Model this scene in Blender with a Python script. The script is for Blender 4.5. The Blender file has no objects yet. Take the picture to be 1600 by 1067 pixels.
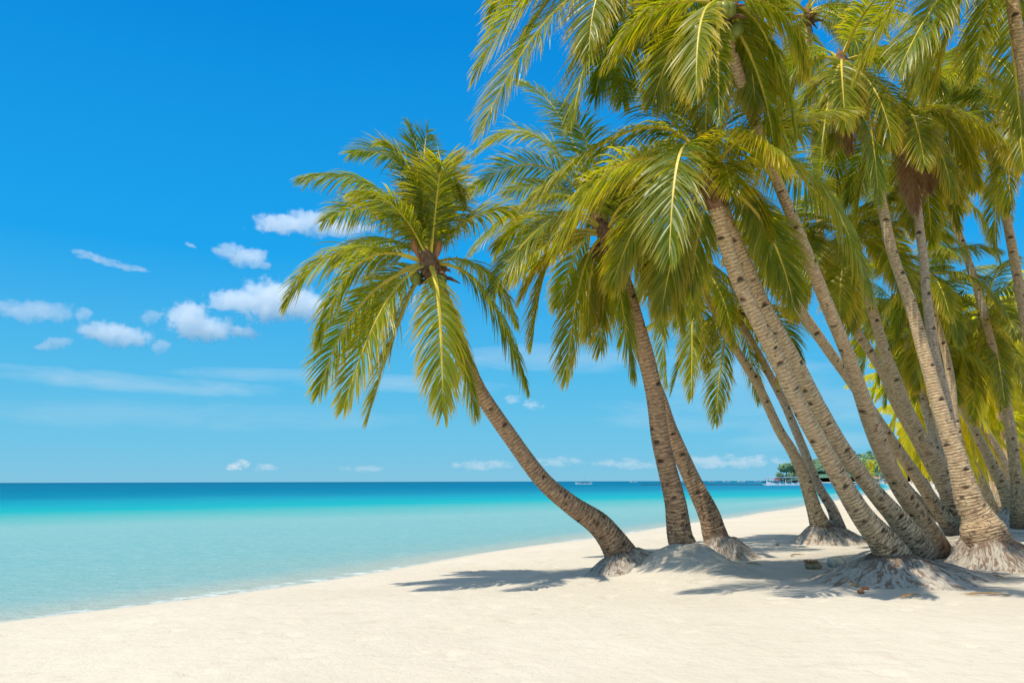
import bpy, math, random
import numpy as np
from mathutils import Vector, Matrix

# ------------------------------------------------------------------ camera, sky, sun, exposure
SC = bpy.context.scene
COL = SC.collection
PI = math.pi
F_PX = 1256.0                       # focal length in pixels of the 1600 px wide photograph
CAM_Z = 1.9
PITCH = math.radians(9.86)
ROLL = math.radians(0.15)
cam = bpy.data.cameras.new("camera")
cam.sensor_width = 36.0
cam.lens = 36.0 * F_PX / 1600.0
cam.clip_start = 0.05
cam.clip_end = 30000
camo = bpy.data.objects.new("camera", cam)
COL.objects.link(camo)
fw = Vector((0, math.cos(PITCH), math.sin(PITCH)))
r0 = Vector((1, 0, 0)); u0 = r0.cross(fw)
rt = r0 * math.cos(ROLL) - u0 * math.sin(ROLL)
up = r0 * math.sin(ROLL) + u0 * math.cos(ROLL)
M = Matrix((rt, up, -fw)).transposed().to_4x4()
M.translation = (0, 0, CAM_Z)
camo.matrix_world = M
SC.camera = camo

SUN_DIR = Vector((-0.40, -0.30, 1.0)).normalized()       # towards the sun
SUN_EL = math.asin(SUN_DIR.z)
world = bpy.data.worlds.new("World"); SC.world = world
world.use_nodes = True
sl = bpy.data.lights.new("sun", 'SUN'); sl.energy = 4.2; sl.angle = math.radians(0.53)
sl.color = (1.0, 0.94, 0.82)
so = bpy.data.objects.new("sun", sl); COL.objects.link(so)
so.rotation_euler = SUN_DIR.to_track_quat('Z', 'Y').to_euler()
so.location = (0, 0, 60)
SC.view_settings.view_transform = 'Standard'
SC.view_settings.look = 'None'
SC.view_settings.exposure = 0.20
SC.view_settings.gamma = 1.0
SC.cycles.max_bounces = 12
SC.cycles.diffuse_bounces = 4
SC.cycles.glossy_bounces = 2
SC.cycles.transmission_bounces = 5
SC.cycles.transparent_max_bounces = 8
SC.cycles.volume_bounces = 12
SC.cycles.use_denoising = True

def link(nt, a, b): nt.links.new(a, b)

class G:
    """small helper for node graphs"""
    def __init__(s, nt): s.nt = nt
    def n(s, t, **kw):
        o = s.nt.nodes.new(t)
        for k, v in kw.items():
            if k[0] == 'i' and k[1:].isdigit(): s.set(o.inputs[int(k[1:])], v)
            elif k in o.inputs and not hasattr(o, k): s.set(o.inputs[k], v)
            else: setattr(o, k, v)
        return o
    def set(s, inp, v):
        if hasattr(v, 'is_output'): s.nt.links.new(v, inp)
        else: inp.default_value = v
    def m(s, op, a, b=0.0, c=0.0, clamp=False):
        o = s.nt.nodes.new('ShaderNodeMath'); o.operation = op; o.use_clamp = clamp
        s.set(o.inputs[0], a); s.set(o.inputs[1], b)
        if len(o.inputs) > 2: s.set(o.inputs[2], c)
        return o.outputs[0]
    def mix(s, f, a, b, blend='MIX'):
        o = s.nt.nodes.new('ShaderNodeMix'); o.data_type = 'RGBA'; o.blend_type = blend
        s.set(o.inputs[0], f); s.set(o.inputs[6], a); s.set(o.inputs[7], b)
        return o.outputs[2]
    def ramp(s, f, stops, interp='LINEAR'):
        o = s.nt.nodes.new('ShaderNodeValToRGB'); cr = o.color_ramp; cr.interpolation = interp
        while len(cr.elements) < len(stops): cr.elements.new(0.5)
        for e, (p, c) in zip(cr.elements, stops):
            e.position = p; e.color = (c, c, c, 1) if not hasattr(c, '__len__') else (*c[:3], 1)
        s.set(o.inputs[0], f)
        return o.outputs[0]
    def noise(s, vec, scale, detail=3.0, rough=0.5, dist=0.0, out=0):
        o = s.nt.nodes.new('ShaderNodeTexNoise')
        if vec is not None: s.set(o.inputs['Vector'], vec)
        o.inputs['Scale'].default_value = scale; o.inputs['Detail'].default_value = detail
        o.inputs['Roughness'].default_value = rough; o.inputs['Distortion'].default_value = dist
        return o.outputs[out]
    def mapr(s, v, a, b, c=0.0, d=1.0, smooth=False):
        o = s.nt.nodes.new('ShaderNodeMapRange')
        if smooth: o.interpolation_type = 'SMOOTHSTEP'
        s.set(o.inputs[0], v)
        for k, x in enumerate((a, b, c, d)): s.set(o.inputs[k + 1], x)
        return o.outputs[0]
    def scale(s, vec, sc):
        o = s.nt.nodes.new('ShaderNodeVectorMath'); o.operation = 'MULTIPLY'
        s.set(o.inputs[0], vec); o.inputs[1].default_value = sc
        return o.outputs[0]
    def attr(s, name, out='Vector'):
        o = s.nt.nodes.new('ShaderNodeAttribute'); o.attribute_name = name
        return o.outputs[out]

def ray(px, py):
    return fw + rt * ((px - 800.0) / F_PX) + up * ((533.5 - py) / F_PX)

def P(px, py, y):
    """the world point seen at a pixel of the photograph, at distance y along the ground"""
    d = ray(px, py); k = y / d.y
    return Vector((d.x * k, y, CAM_Z + d.z * k))

def azel(px, py):
    d = ray(px, py).normalized()
    return math.atan2(d.x, d.y), math.asin(d.z)

# --- world: Nishita sky, deepened blue, with thin high wisps laid out by direction
g = G(world.node_tree); nt = world.node_tree
for n in list(nt.nodes): nt.nodes.remove(n)
sky = g.n('ShaderNodeTexSky', sky_type='NISHITA', sun_disc=False)
sky.sun_elevation = SUN_EL
sky.sun_rotation = math.atan2(SUN_DIR.x, SUN_DIR.y)
sky.altitude = 0; sky.air_density = 1.0; sky.dust_density = 0.4; sky.ozone_density = 2.0
SKY_S = 0.15
hs = g.n('ShaderNodeHueSaturation'); g.set(hs.inputs['Color'], sky.outputs[0])
hs.inputs['Saturation'].default_value = 0.62; hs.inputs['Value'].default_value = 1.25
tc = g.n('ShaderNodeTexCoord')
sep = g.n('ShaderNodeSeparateXYZ'); g.set(sep.inputs[0], tc.outputs['Generated'])
az = g.m('ARCTAN2', sep.outputs[0], sep.outputs[1])
el = g.m('ARCSINE', sep.outputs[2])
def k8(c): return tuple(v / SKY_S for v in c)
deep = g.ramp(g.m('MULTIPLY', el, 1.0 / math.radians(60)), [(0, (.025, .060, .080)), (.045, (.0180, .0600, .085)), (.12, (.0100, .054, .088)), (.26, (.0015, .040, .090)), (.53, (.0003, .027, .077)), (1, (.004, .022, .060))])
deep = g.scale(deep, (8.1 / SKY_S, 8.1 / SKY_S, 8.2 / SKY_S))
base_sky = g.mix(g.mapr(el, math.radians(33), math.radians(50), 1.0, .0), hs.outputs[0], deep)
cv = g.n('ShaderNodeCombineXYZ'); g.set(cv.inputs[0], az); g.set(cv.inputs[1], el)
wisp_n = g.noise(g.scale(cv.outputs[0], (9, 46, 1)), 1.0, 6, 0.62, 0.6)
wisp_f = g.noise(g.scale(cv.outputs[0], (60, 110, 1)), 1.0, 5, 0.65, 0.2)
mask = None
# (px, py, half width, half height, slope in px per px, strength, puffy)
for (px, py, hw, hh, sl_, st, puffy) in [
        (200, 596, 270, 17, 0.03, .34, 0), (420, 586, 230, 12, -0.01, .22, 0), (640, 600, 260, 16, 0.02, .3, 0),
        (146, 402, 36, 9, .15, .45, 1), (192, 415, 52, 8, .12, .4, 1), (298, 384, 12, 5, .2, .5, 1), (832, 632, 24, 11, .1, .5, 1), (800, 623, 22, 10, 0, .4, 1),
        (372, 726, 22, 11, -.2, .9, 1), (415, 731, 26, 8, 0, .45, 1), (570, 732, 50, 7, 0, .3, 1),
        (755, 726, 75, 10, 0, .42, 1), (872, 721, 60, 10, 0, .36, 1), (985, 724, 75, 10, 0, .40, 1), (1130, 721, 130, 13, 0, .5, 1),
        (900, 560, 330, 26, 0.02, .28, 0), (1150, 590, 200, 40, 0, .25, 0), (300, 650, 420, 26, 0, .14, 0), (1260, 690, 150, 18, 0, .2, 0),
        (1200, 640, 320, 40, 0, .2, 0)]:
    a0, e0 = azel(px, py)
    wa = hw / F_PX * 0.92; we = hh / F_PX
    da = g.m('SUBTRACT', az, a0)
    de = g.m('SUBTRACT', g.m('SUBTRACT', el, e0), g.m('MULTIPLY', da, -sl_))
    q = g.m('ADD', g.m('POWER', g.m('ABSOLUTE', g.m('DIVIDE', da, wa)), 2.0), g.m('POWER', g.m('ABSOLUTE', g.m('DIVIDE', de, we)), 2.0))
    fall = g.m('SUBTRACT', 1.0, q, clamp=True)
    nz = wisp_f if puffy else wisp_n
    v = g.m('MULTIPLY', g.mapr(g.m('ADD', g.m('MULTIPLY', fall, 0.42 if puffy else .5), g.m('MULTIPLY', nz, 1.3)), 0.80 if puffy else .72, 1.1 if puffy else 1.25), st)
    v = g.m('MULTIPLY', v, g.mapr(fall, 0, .3))
    mask = v if mask is None else g.m('MAXIMUM', mask, v)
skycol = g.mix(g.m('MULTIPLY', mask, 0.75), base_sky, (4.9, 5.1, 5.4, 1))
bg = g.n('ShaderNodeBackground'); g.set(bg.inputs[0], skycol); bg.inputs[1].default_value = SKY_S
wo = g.n('ShaderNodeOutputWorld'); link(nt, bg.outputs[0], wo.inputs[0])

# ------------------------------------------------------------------ numpy noise
def _h(ix, iy, s):
    n = (ix.astype(np.int64) * 374761393 + iy.astype(np.int64) * 668265263 + s * 1442695041) & 0x7fffffff
    n = ((n ^ (n >> 13)) * 1274126177) & 0x7fffffff
    return ((n ^ (n >> 16)) & 0xffff) / 65535.0
def vn(x, y, s=0):
    x = np.asarray(x, float); y = np.asarray(y, float)
    ix = np.floor(x); iy = np.floor(y); fx = x - ix; fy = y - iy
    fx = fx * fx * (3 - 2 * fx); fy = fy * fy * (3 - 2 * fy)
    a = _h(ix, iy, s); b = _h(ix + 1, iy, s); c = _h(ix, iy + 1, s); d = _h(ix + 1, iy + 1, s)
    return (a * (1 - fx) + b * fx) * (1 - fy) + (c * (1 - fx) + d * fx) * fy
def fbm(x, y, s=0, o=4):
    t = 0; a = 0.5; f = 1.0
    for k in range(o):
        t = t + a * (vn(x * f, y * f, s + k * 17) - .5); a *= .5; f *= 2.03
    return t

# ------------------------------------------------------------------ mesh helpers
def new_obj(name, me, parent=None, loc=(0, 0, 0)):
    o = bpy.data.objects.new(name, me); COL.objects.link(o); o.location = loc
    if parent is not None: o.parent = parent
    return o
def mesh_np(name, V, Q, mats, mi=None, attrs=None, smooth=True):
    """mesh from numpy: V (n,3), Q quads (m,4) or list of faces"""
    me = bpy.data.meshes.new(name)
    V = np.ascontiguousarray(V, dtype=np.float32)
    Q = np.asarray(Q, dtype=np.int32)
    k = Q.shape[1]
    me.vertices.add(len(V)); me.vertices.foreach_set('co', V.ravel())
    me.loops.add(Q.size); me.loops.foreach_set('vertex_index', Q.ravel())
    me.polygons.add(len(Q))
    me.polygons.foreach_set('loop_start', np.arange(0, Q.size, k, dtype=np.int32))
    me.polygons.foreach_set('loop_total', np.full(len(Q), k, dtype=np.int32))
    for m in mats: me.materials.append(m)
    if mi is not None: me.polygons.foreach_set('material_index', np.asarray(mi, dtype=np.int32))
    if attrs:
        for an, (tp, arr) in attrs.items():
            at = me.attributes.new(an, tp, 'POINT')
            arr = np.ascontiguousarray(arr, dtype=np.float32)
            at.data.foreach_set({'FLOAT': 'value', 'FLOAT_VECTOR': 'vector', 'FLOAT_COLOR': 'color'}[tp], arr.ravel())
    me.update(calc_edges=True)
    me.polygons.foreach_set('use_smooth', np.full(len(Q), smooth))
    me.validate()
    return me
class MB:
    """collects simple pieces into one mesh"""
    def __init__(s): s.v = []; s.f = []; s.m = []
    def add(s, vs, fs, m=0):
        b = len(s.v); s.v += [tuple(v) for v in vs]; s.f += [tuple(i + b for i in f) for f in fs]; s.m += [m] * len(fs)
    def box(s, c, h, m=0, rot=None):
        vs = [Vector((x * h[0], y * h[1], z * h[2])) for x in (-1, 1) for y in (-1, 1) for z in (-1, 1)]
        if rot is not None: vs = [rot @ v for v in vs]
        vs = [v + Vector(c) for v in vs]
        s.add(vs, [(0, 1, 3, 2), (4, 6, 7, 5), (0, 4, 5, 1), (2, 3, 7, 6), (0, 2, 6, 4), (1, 5, 7, 3)], m)
    def tube(s, pts, rs, n=8, m=0, cap=True):
        pts = [Vector(p) for p in pts]; rings = []
        for i, p in enumerate(pts):
            t = (pts[min(i + 1, len(pts) - 1)] - pts[max(i - 1, 0)]).normalized()
            a = t.cross(Vector((0, 0, 1)) if abs(t.z) < .9 else Vector((0, 1, 0))).normalized(); b = t.cross(a)
            rings.append([p + (a * math.cos(k * 2 * PI / n) + b * math.sin(k * 2 * PI / n)) * rs[i] for k in range(n)])
        vs = [v for r in rings for v in r]
        fs = [(i * n + k, i * n + (k + 1) % n, (i + 1) * n + (k + 1) % n, (i + 1) * n + k) for i in range(len(pts) - 1) for k in range(n)]
        if cap: fs += [tuple(range(n))[::-1], tuple(range((len(pts) - 1) * n, len(pts) * n))]
        s.add(vs, fs, m)
    def blob(s, c, r, m=0, seg=10, ring=7, sc=(1, 1, 1), rnd=0.0, seed=0):
        R = random.Random(seed); vs = [(c[0], c[1], c[2] - r * sc[2])]; fs = []
        for i in range(1, ring):
            ph = PI * i / ring
            for k in range(seg):
                q = 1 + R.uniform(-rnd, rnd)
                vs.append((c[0] + r * sc[0] * q * math.sin(ph) * math.cos(2 * PI * k / seg), c[1] + r * sc[1] * q * math.sin(ph) * math.sin(2 * PI * k / seg), c[2] - r * sc[2] * q * math.cos(ph)))
        vs.append((c[0], c[1], c[2] + r * sc[2])); e = len(vs) - 1
        for k in range(seg):
            fs.append((0, 1 + (k + 1) % seg, 1 + k)); fs.append((e, 1 + (ring - 2) * seg + k, 1 + (ring - 2) * seg + (k + 1) % seg))
            for i in range(ring - 2): fs.append((1 + i * seg + k, 1 + i * seg + (k + 1) % seg, 1 + (i + 1) * seg + (k + 1) % seg, 1 + (i + 1) * seg + k))
        s.add(vs, fs, m)
    def build(s, name, mats, parent=None, loc=(0, 0, 0), smooth=False):
        me = bpy.data.meshes.new(name); me.from_pydata([tuple(v) for v in s.v], [], s.f)
        for m in (mats if isinstance(mats, (list, tuple)) else [mats]): me.materials.append(m)
        me.polygons.foreach_set('material_index', s.m)
        me.polygons.foreach_set('use_smooth', [smooth] * len(s.f))
        me.update()
        return new_obj(name, me, parent, loc)
def tag(o, label=None, cat=None, group=None, kind=None):
    if label: o['label'] = label
    if cat: o['category'] = cat
    if group: o['group'] = group
    if kind: o['kind'] = kind
    return o
def empty(name, loc, label, cat, group=None):
    o = bpy.data.objects.new(name, None); COL.objects.link(o); o.location = loc; o.empty_display_size = .3
    return tag(o, label, cat, group)
def copy_tree(o, parent=None):
    c = o.copy(); COL.objects.link(c)
    if parent is not None: c.parent = parent
    for ch in list(o.children): copy_tree(ch, c)
    return c

# ------------------------------------------------------------------ materials
def mat(name):
    m = bpy.data.materials.new(name); m.use_nodes = True
    for n in list(m.node_tree.nodes): m.node_tree.nodes.remove(n)
    return m, G(m.node_tree)
def out(g, sh, disp=None):
    o = g.n('ShaderNodeOutputMaterial'); link(g.nt, sh, o.inputs[0])
    return o
def bump(g, h, strength=0.5, dist=0.02, normal=None):
    b = g.n('ShaderNodeBump'); g.set(b.inputs['Height'], h); b.inputs['Strength'].default_value = strength; b.inputs['Distance'].default_value = dist
    if normal is not None: g.set(b.inputs['Normal'], normal)
    return b.outputs[0]
def pbsdf(g, col, rough=0.8, spec=0.3, normal=None, metal=0.0):
    p = g.n('ShaderNodeBsdfPrincipled'); g.set(p.inputs['Base Color'], col); g.set(p.inputs['Roughness'], rough)
    g.set(p.inputs['Specular IOR Level'], spec); g.set(p.inputs['Metallic'], metal)
    if normal is not None: g.set(p.inputs['Normal'], normal)
    return p.outputs[0]
def simple(name, col, rough=0.6, spec=0.3, var=0.15, sc=4.0, metal=0.0):
    m, g = mat(name)
    t = g.n('ShaderNodeTexCoord').outputs['Object']
    n = g.noise(t, sc, 4)
    c = g.mix(g.mapr(n, .3, .7), tuple(x * (1 - var) for x in col) + (1,), tuple(min(1, x * (1 + var)) for x in col) + (1,))
    out(g, pbsdf(g, c, rough, spec, bump(g, n, .2, .01), metal)); return m

# sand
m_sand, g = mat('sand_material')
t = g.n('ShaderNodeNewGeometry').outputs['Position']
n1 = g.noise(t, 0.35, 4); n2 = g.noise(t, 3.1, 5, .6); n3 = g.noise(t, 160, 2, .6)
litter = g.attr('litter', 'Fac'); wet = g.attr('wet', 'Fac')
c = g.mix(g.mapr(n1, .3, .7), (.545, .48, .375, 1), (.61, .545, .438, 1))
c = g.mix(g.mapr(n2, .35, .75, 0, .30), c, (.50, .42, .31, 1))
c = g.mix(g.mapr(n3, .25, .8, 0, .3), c, (.70, .63, .50, 1))
dn = g.noise(g.scale(t, (2.6, 4.4, 1)), 1.0, 5, .62, .5)
c = g.mix(g.mapr(dn, .57, .70, 0, .34), c, (.43, .35, .25, 1))
vo = g.n('ShaderNodeTexVoronoi'); g.set(vo.inputs['Vector'], t); vo.inputs['Scale'].default_value = 7.0
spk = g.mapr(vo.outputs['Distance'], .03, .07, 1, 0)
spk = g.m('MULTIPLY', spk, g.mapr(g.noise(t, .9, 3), .50, .60))
c = g.mix(g.m('MULTIPLY', spk, .6), c, (.22, .16, .10, 1))
# fibrous debris near the trees
st = g.noise(g.scale(t, (3, 13, 9)), 1.6, 7, .72, 1.2)
lf = g.m('MULTIPLY', litter, g.mapr(st, .47, .60))
c = g.mix(g.m('MULTIPLY', lf, .75), c, (.17, .115, .075, 1))
c = g.mix(g.m('MULTIPLY', wet, .6), c, (.55, .49, .36, 1))
h = g.m('ADD', g.m('MULTIPLY', n2, .5), g.m('ADD', g.m('MULTIPLY', g.noise(t, 9, 5, .6), .30), g.m('MULTIPLY', g.noise(t, 45, 3), .07)))
h = g.m('ADD', h, g.m('MULTIPLY', lf, .3))
out(g, pbsdf(g, c, g.mapr(wet, 0, 1, .9, .35), .15, bump(g, h, 1.0, .06)))

# water
m_water, g = mat('water_material')
t = g.n('ShaderNodeNewGeometry').outputs['Position']
q = g.attr('q', 'Fac'); s_ = g.attr('off', 'Fac')
nn = g.noise(g.scale(t, (.010, .028, 1)), 1.0, 5, .6, .4)
nf = g.noise(g.scale(t, (.12, .4, 1)), 1.0, 4, .6)
qq = g.m('ADD', q, g.m('MULTIPLY', g.m('SUBTRACT', nn, .5), g.m('MULTIPLY', q, .42)))
lg = g.m('DIVIDE', g.m('LOGARITHM', g.m('MAXIMUM', qq, 1.0), 10.0), 3.6)
def L(x): return math.log10(x) / 3.6
col = g.ramp(lg, [(0, (.24, .37, .34)), (L(3.2), (.235, .37, .345)), (L(9), (.205, .365, .345)), (L(20), (.185, .375, .36)), (L(42), (.20, .40, .375)), (L(58), (.09, .37, .34)),
                  (L(75), (.0, .335, .34)), (L(105), (.0, .26, .33)), (L(150), (.0, .165, .27)), (L(300), (.0, .13, .24)), (L(3500), (.0, .09, .19))])
edge = g.m('ADD', s_, g.m('MULTIPLY', g.m('SUBTRACT', g.noise(t, .9, 4), .5), .5))
col = g.mix(g.mapr(edge, .0, 2.2, .85, 0, True), col, (.40, .40, .315, 1))
foam = g.m('MULTIPLY', g.mapr(edge, .0, .28, 1, 0), g.mapr(g.noise(t, 2.6, 6, .7), .46, .58))
col = g.mix(g.m('MULTIPLY', foam, .7), col, (.80, .80, .76, 1))
col = g.mix(g.mapr(nf, .3, .7, 0, .14), col, (.05, .34, .38, 1))
fine_ = g.noise(g.scale(t, (2.2, 5.5, 1)), 1.0, 5, .7, .5)
col = g.mix(g.m('MULTIPLY', g.mapr(fine_, .5, .70, 0, .45), g.mapr(q, 70, 25)), col, (.34, .50, .47, 1))
col = g.mix(g.m('MULTIPLY', g.mapr(fine_, .48, .30, 0, .26), g.mapr(q, 90, 40, .2, 1)), col, (.10, .27, .28, 1))
w1 = g.noise(g.scale(t, (1.3, 3.0, 1)), 1.0, 5, .62, .3)
w2 = g.noise(g.scale(t, (7, 13, 1)), 1.0, 3, .6, .3)
w3 = g.noise(g.scale(t, (.22, .9, 1)), 1.0, 3, .5)
hh = g.m('ADD', g.m('ADD', g.m('MULTIPLY', w1, .5), g.m('MULTIPLY', w2, .4)), g.m('MULTIPLY', w3, .7))
nb = bump(g, hh, .8, .16)
dif = g.n('ShaderNodeBsdfDiffuse'); g.set(dif.inputs[0], col); g.set(dif.inputs['Normal'], nb)
gl = g.n('ShaderNodeBsdfGlossy'); gl.inputs[0].default_value = (.9, .95, 1, 1); gl.inputs['Roughness'].default_value = .22; g.set(gl.inputs['Normal'], nb)
fr = g.n('ShaderNodeFresnel'); fr.inputs[0].default_value = 1.33; g.set(fr.inputs['Normal'], nb)
ff = g.m('MULTIPLY', g.m('MINIMUM', fr.outputs[0], .42), g.mapr(s_, 20, 110, .5, .06))
m1 = g.n('ShaderNodeMixShader'); g.set(m1.inputs[0], ff); link(g.nt, dif.outputs[0], m1.inputs[1]); link(g.nt, gl.outputs[0], m1.inputs[2])
out(g, m1.outputs[0])

# palm leaf
def leaf_mat(name, c_a, c_b, c_tip, t_gain=(3.2, 2.7, .7), trans=.45):
    m, g = mat(name)
    a = g.n('ShaderNodeAttribute'); a.attribute_name = 'col'
    sp = g.n('ShaderNodeSeparateColor'); link(g.nt, a.outputs['Color'], sp.inputs[0])
    along, rnd, age = sp.outputs[0], sp.outputs[1], sp.outputs[2]
    c = g.mix(g.m('ADD', g.m('MULTIPLY', rnd, .45), g.m('MULTIPLY', age, .6), clamp=True), c_a, c_b)
    tipf = g.m('MULTIPLY', g.mapr(along, .45, 1.0), g.m('ADD', g.m('MULTIPLY', age, .8), g.m('MULTIPLY', rnd, .25)), clamp=True)
    c = g.mix(tipf, c, c_tip)
    p = pbsdf(g, c, .40, .5)
    tl = g.n('ShaderNodeBsdfTranslucent'); g.set(tl.inputs[0], g.mix(1.0, c, (*t_gain, 1), 'MULTIPLY'))
    ms = g.n('ShaderNodeMixShader'); ms.inputs[0].default_value = trans
    link(g.nt, p, ms.inputs[1]); link(g.nt, tl.outputs[0], ms.inputs[2])
    out(g, ms.outputs[0]); return m
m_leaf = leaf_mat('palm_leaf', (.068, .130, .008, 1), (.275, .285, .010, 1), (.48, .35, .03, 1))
m_leaf_far = leaf_mat('palm_leaf_painted_sunlit', (.18, .26, .012, 1), (.44, .42, .012, 1), (.55, .42, .03, 1), trans=.5)  # brightened copy of the palm leaf: sunlight put into the colour
m_dead = leaf_mat('dead_leaf', (.20, .10, .045, 1), (.34, .19, .09, 1), (.40, .26, .14, 1), (1.2, 1.1, 1.0), .25)
m_rib = simple('palm_midrib', (.60, .46, .05), .45, .4, .2, 3)
m_rib_dead = simple('dead_midrib', (.30, .18, .09), .7, .2, .25, 5)
m_fiber = simple('palm_fibre', (.20, .115, .065), .9, .1, .45, 14)
m_spathe = simple('palm_spathe', (.42, .17, .07), .6, .3, .25, 6)
m_nut = simple('coconut_skin', (.22, .25, .04), .4, .5, .3, 3)

# trunk
def trunk_mat(name, base, dark):
    m, g = mat(name)
    tc = g.attr('tc')                      # (cos, sin, metres along the trunk)
    sp = g.n('ShaderNodeSeparateXYZ'); g.set(sp.inputs[0], tc); v = sp.outputs[2]
    nd = g.noise(g.scale(tc, (2.0, 2.0, 1.6)), 1.0, 3)
    w = g.m('ADD', g.m('MULTIPLY', v, 14.5), g.m('MULTIPLY', nd, .7))
    fr_ = g.m('FRACT', w)
    ring = g.m('POWER', g.m('ABSOLUTE', g.m('SUBTRACT', g.m('MULTIPLY', fr_, 2), 1)), 5)
    fine = g.noise(g.scale(tc, (1.3, 1.3, 36)), 1.0, 5, .65)
    blot = g.noise(g.scale(tc, (2.2, 2.2, 4)), 1.0, 5, .6)
    c = g.mix(g.mapr(blot, .3, .7), base, tuple(x * .66 for x in base[:3]) + (1,))
    c = g.mix(g.mapr(fine, .40, .66, 0, .75), c, tuple(min(.85, x * 1.45) for x in base[:3]) + (1,))
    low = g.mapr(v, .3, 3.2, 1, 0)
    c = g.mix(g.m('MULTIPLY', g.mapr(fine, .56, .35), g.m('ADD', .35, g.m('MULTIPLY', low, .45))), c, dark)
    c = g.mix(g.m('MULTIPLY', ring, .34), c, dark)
    # climbing notches and old leaf scars: short dark smiles, more of them low down
    sn = g.noise(g.scale(tc, (1.5, 1.5, 6.5)), 1.0, 3, .55, .5)
    thr = g.m('SUBTRACT', .685, g.m('MULTIPLY', low, .085))
    scar = g.mapr(g.m('SUBTRACT', sn, thr), 0, .025)
    sn2 = g.noise(g.scale(tc, (3.2, 3.2, 13)), 1.7, 2, .5, .3)
    scar = g.m('MAXIMUM', scar, g.m('MULTIPLY', g.mapr(g.m('SUBTRACT', sn2, thr), .0, .02), g.m('ADD', .15, low, clamp=True)))
    scar = g.m('MAXIMUM', g.m('MULTIPLY', scar, .7), g.attr('notch', 'Fac'))
    c = g.mix(g.m('MULTIPLY', scar, .88), c, (.035, .02, .014, 1))
    crk = g.noise(g.scale(tc, (7, 7, 11)), 1.0, 6, .7, .8)
    c = g.mix(g.m('MULTIPLY', g.mapr(crk, .57, .66), g.m('ADD', .08, g.m('MULTIPLY', low, .38))), c, dark)
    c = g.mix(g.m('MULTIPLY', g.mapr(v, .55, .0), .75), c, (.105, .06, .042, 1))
    h = g.m('SUBTRACT', g.m('ADD', g.m('MULTIPLY', fine, .6), g.m('MULTIPLY', crk, .4)), g.m('ADD', g.m('MULTIPLY', ring, .5), g.m('MULTIPLY', scar, .8)))
    out(g, pbsdf(g, c, .85, .2, bump(g, h, .8, .03))); return m
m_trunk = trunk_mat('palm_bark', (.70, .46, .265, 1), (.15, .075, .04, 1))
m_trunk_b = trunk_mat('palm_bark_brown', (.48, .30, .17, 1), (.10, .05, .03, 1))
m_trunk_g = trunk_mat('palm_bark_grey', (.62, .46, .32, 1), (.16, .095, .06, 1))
m_trunk_s = simple('far_bark', (.36, .26, .17), .9, .1, .35, 9)
m_mound = None
m_mound, g = mat('root_mound_material')
tc = g.attr('tc')                          # (angle*k, radius, height)
n1 = g.noise(g.scale(tc, (9, 9, 2.2)), 1.0, 7, .72, .9); n2 = g.noise(g.scale(tc, (2, 2, 2)), 1.2, 5, .65)
n3 = g.noise(g.scale(tc, (13, 13, 13)), 1.0, 5, .7, .6)
rooty = g.attr('rooty', 'Fac')
n4 = g.noise(g.scale(tc, (6.5, 6.5, 6.5)), 1.0, 8, .68, 1.2)
c = g.mix(g.mapr(n3, .35, .7), (.56, .48, .375, 1), (.70, .62, .50, 1))
f = g.mapr(g.m('ADD', n4, g.m('MULTIPLY', rooty, .085)), .55, .61)
f2 = g.m('MULTIPLY', g.mapr(n1, .50, .60), g.mapr(rooty, .62, .95))
f = g.m('MAXIMUM', g.m('MULTIPLY', f, g.mapr(rooty, .05, .4)), f2)
f = g.m('MAXIMUM', f, g.mapr(rooty, .98, 1.12))
c = g.mix(g.m('MULTIPLY', f, .85), c, g.mix(n2, (.12, .062, .035, 1), (.36, .22, .13, 1)))
c = g.mix(g.mapr(rooty, .20, .0), c, (.60, .525, .41, 1))
h = g.m('ADD', g.m('MULTIPLY', n1, .5), g.m('ADD', n3, g.m('MULTIPLY', n4, 1.3)))
out(g, pbsdf(g, c, .9, .1, bump(g, h, .9, .06)))

# ------------------------------------------------------------------ shoreline and terrain
SHORE = [(-160, -200), (-40, -38), (-12.6, 3.5), (-7.2, 11.3), (-4.4, 15.4), (-1.6, 20.4), (2.2, 27.4), (10.9, 41.9), (22.8, 62.8),
         (45, 105), (80, 172), (118, 250), (165, 360), (196, 425), (226, 500), (262, 640), (285, 760), (298, 880), (340, 960), (1500, 1000)]
_sp = np.array(SHORE, float)
# smooth by Chaikin once
for _ in range(2):
    a = _sp[:-1] * .75 + _sp[1:] * .25; b = _sp[:-1] * .25 + _sp[1:] * .75
    _sp = np.vstack([_sp[:1], np.stack([a, b], 1).reshape(-1, 2), _sp[-1:]])
def sdist(x, y):
    """signed distance to the shoreline, positive inland (right-hand side)"""
    x = np.asarray(x, float); y = np.asarray(y, float)
    sh = x.shape; x = x.ravel(); y = y.ravel()
    best = np.full(x.shape, 1e12); sg = np.ones(x.shape)
    for (ax, ay), (bx, by) in zip(_sp[:-1], _sp[1:]):
        dx, dy = bx - ax, by - ay; l2 = dx * dx + dy * dy
        t = np.clip(((x - ax) * dx + (y - ay) * dy) / l2, 0, 1)
        ex = x - (ax + t * dx); ey = y - (ay + t * dy); d2 = ex * ex + ey * ey
        cr = dx * (y - ay) - dy * (x - ax)
        upd = d2 < best - 1e-9
        best = np.where(upd, d2, best); sg = np.where(upd, np.where(cr < 0, 1., -1.), sg)
    return (np.sqrt(best) * sg).reshape(sh)
BUMPS = []       # (x, y, rx, ry, h)
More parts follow.
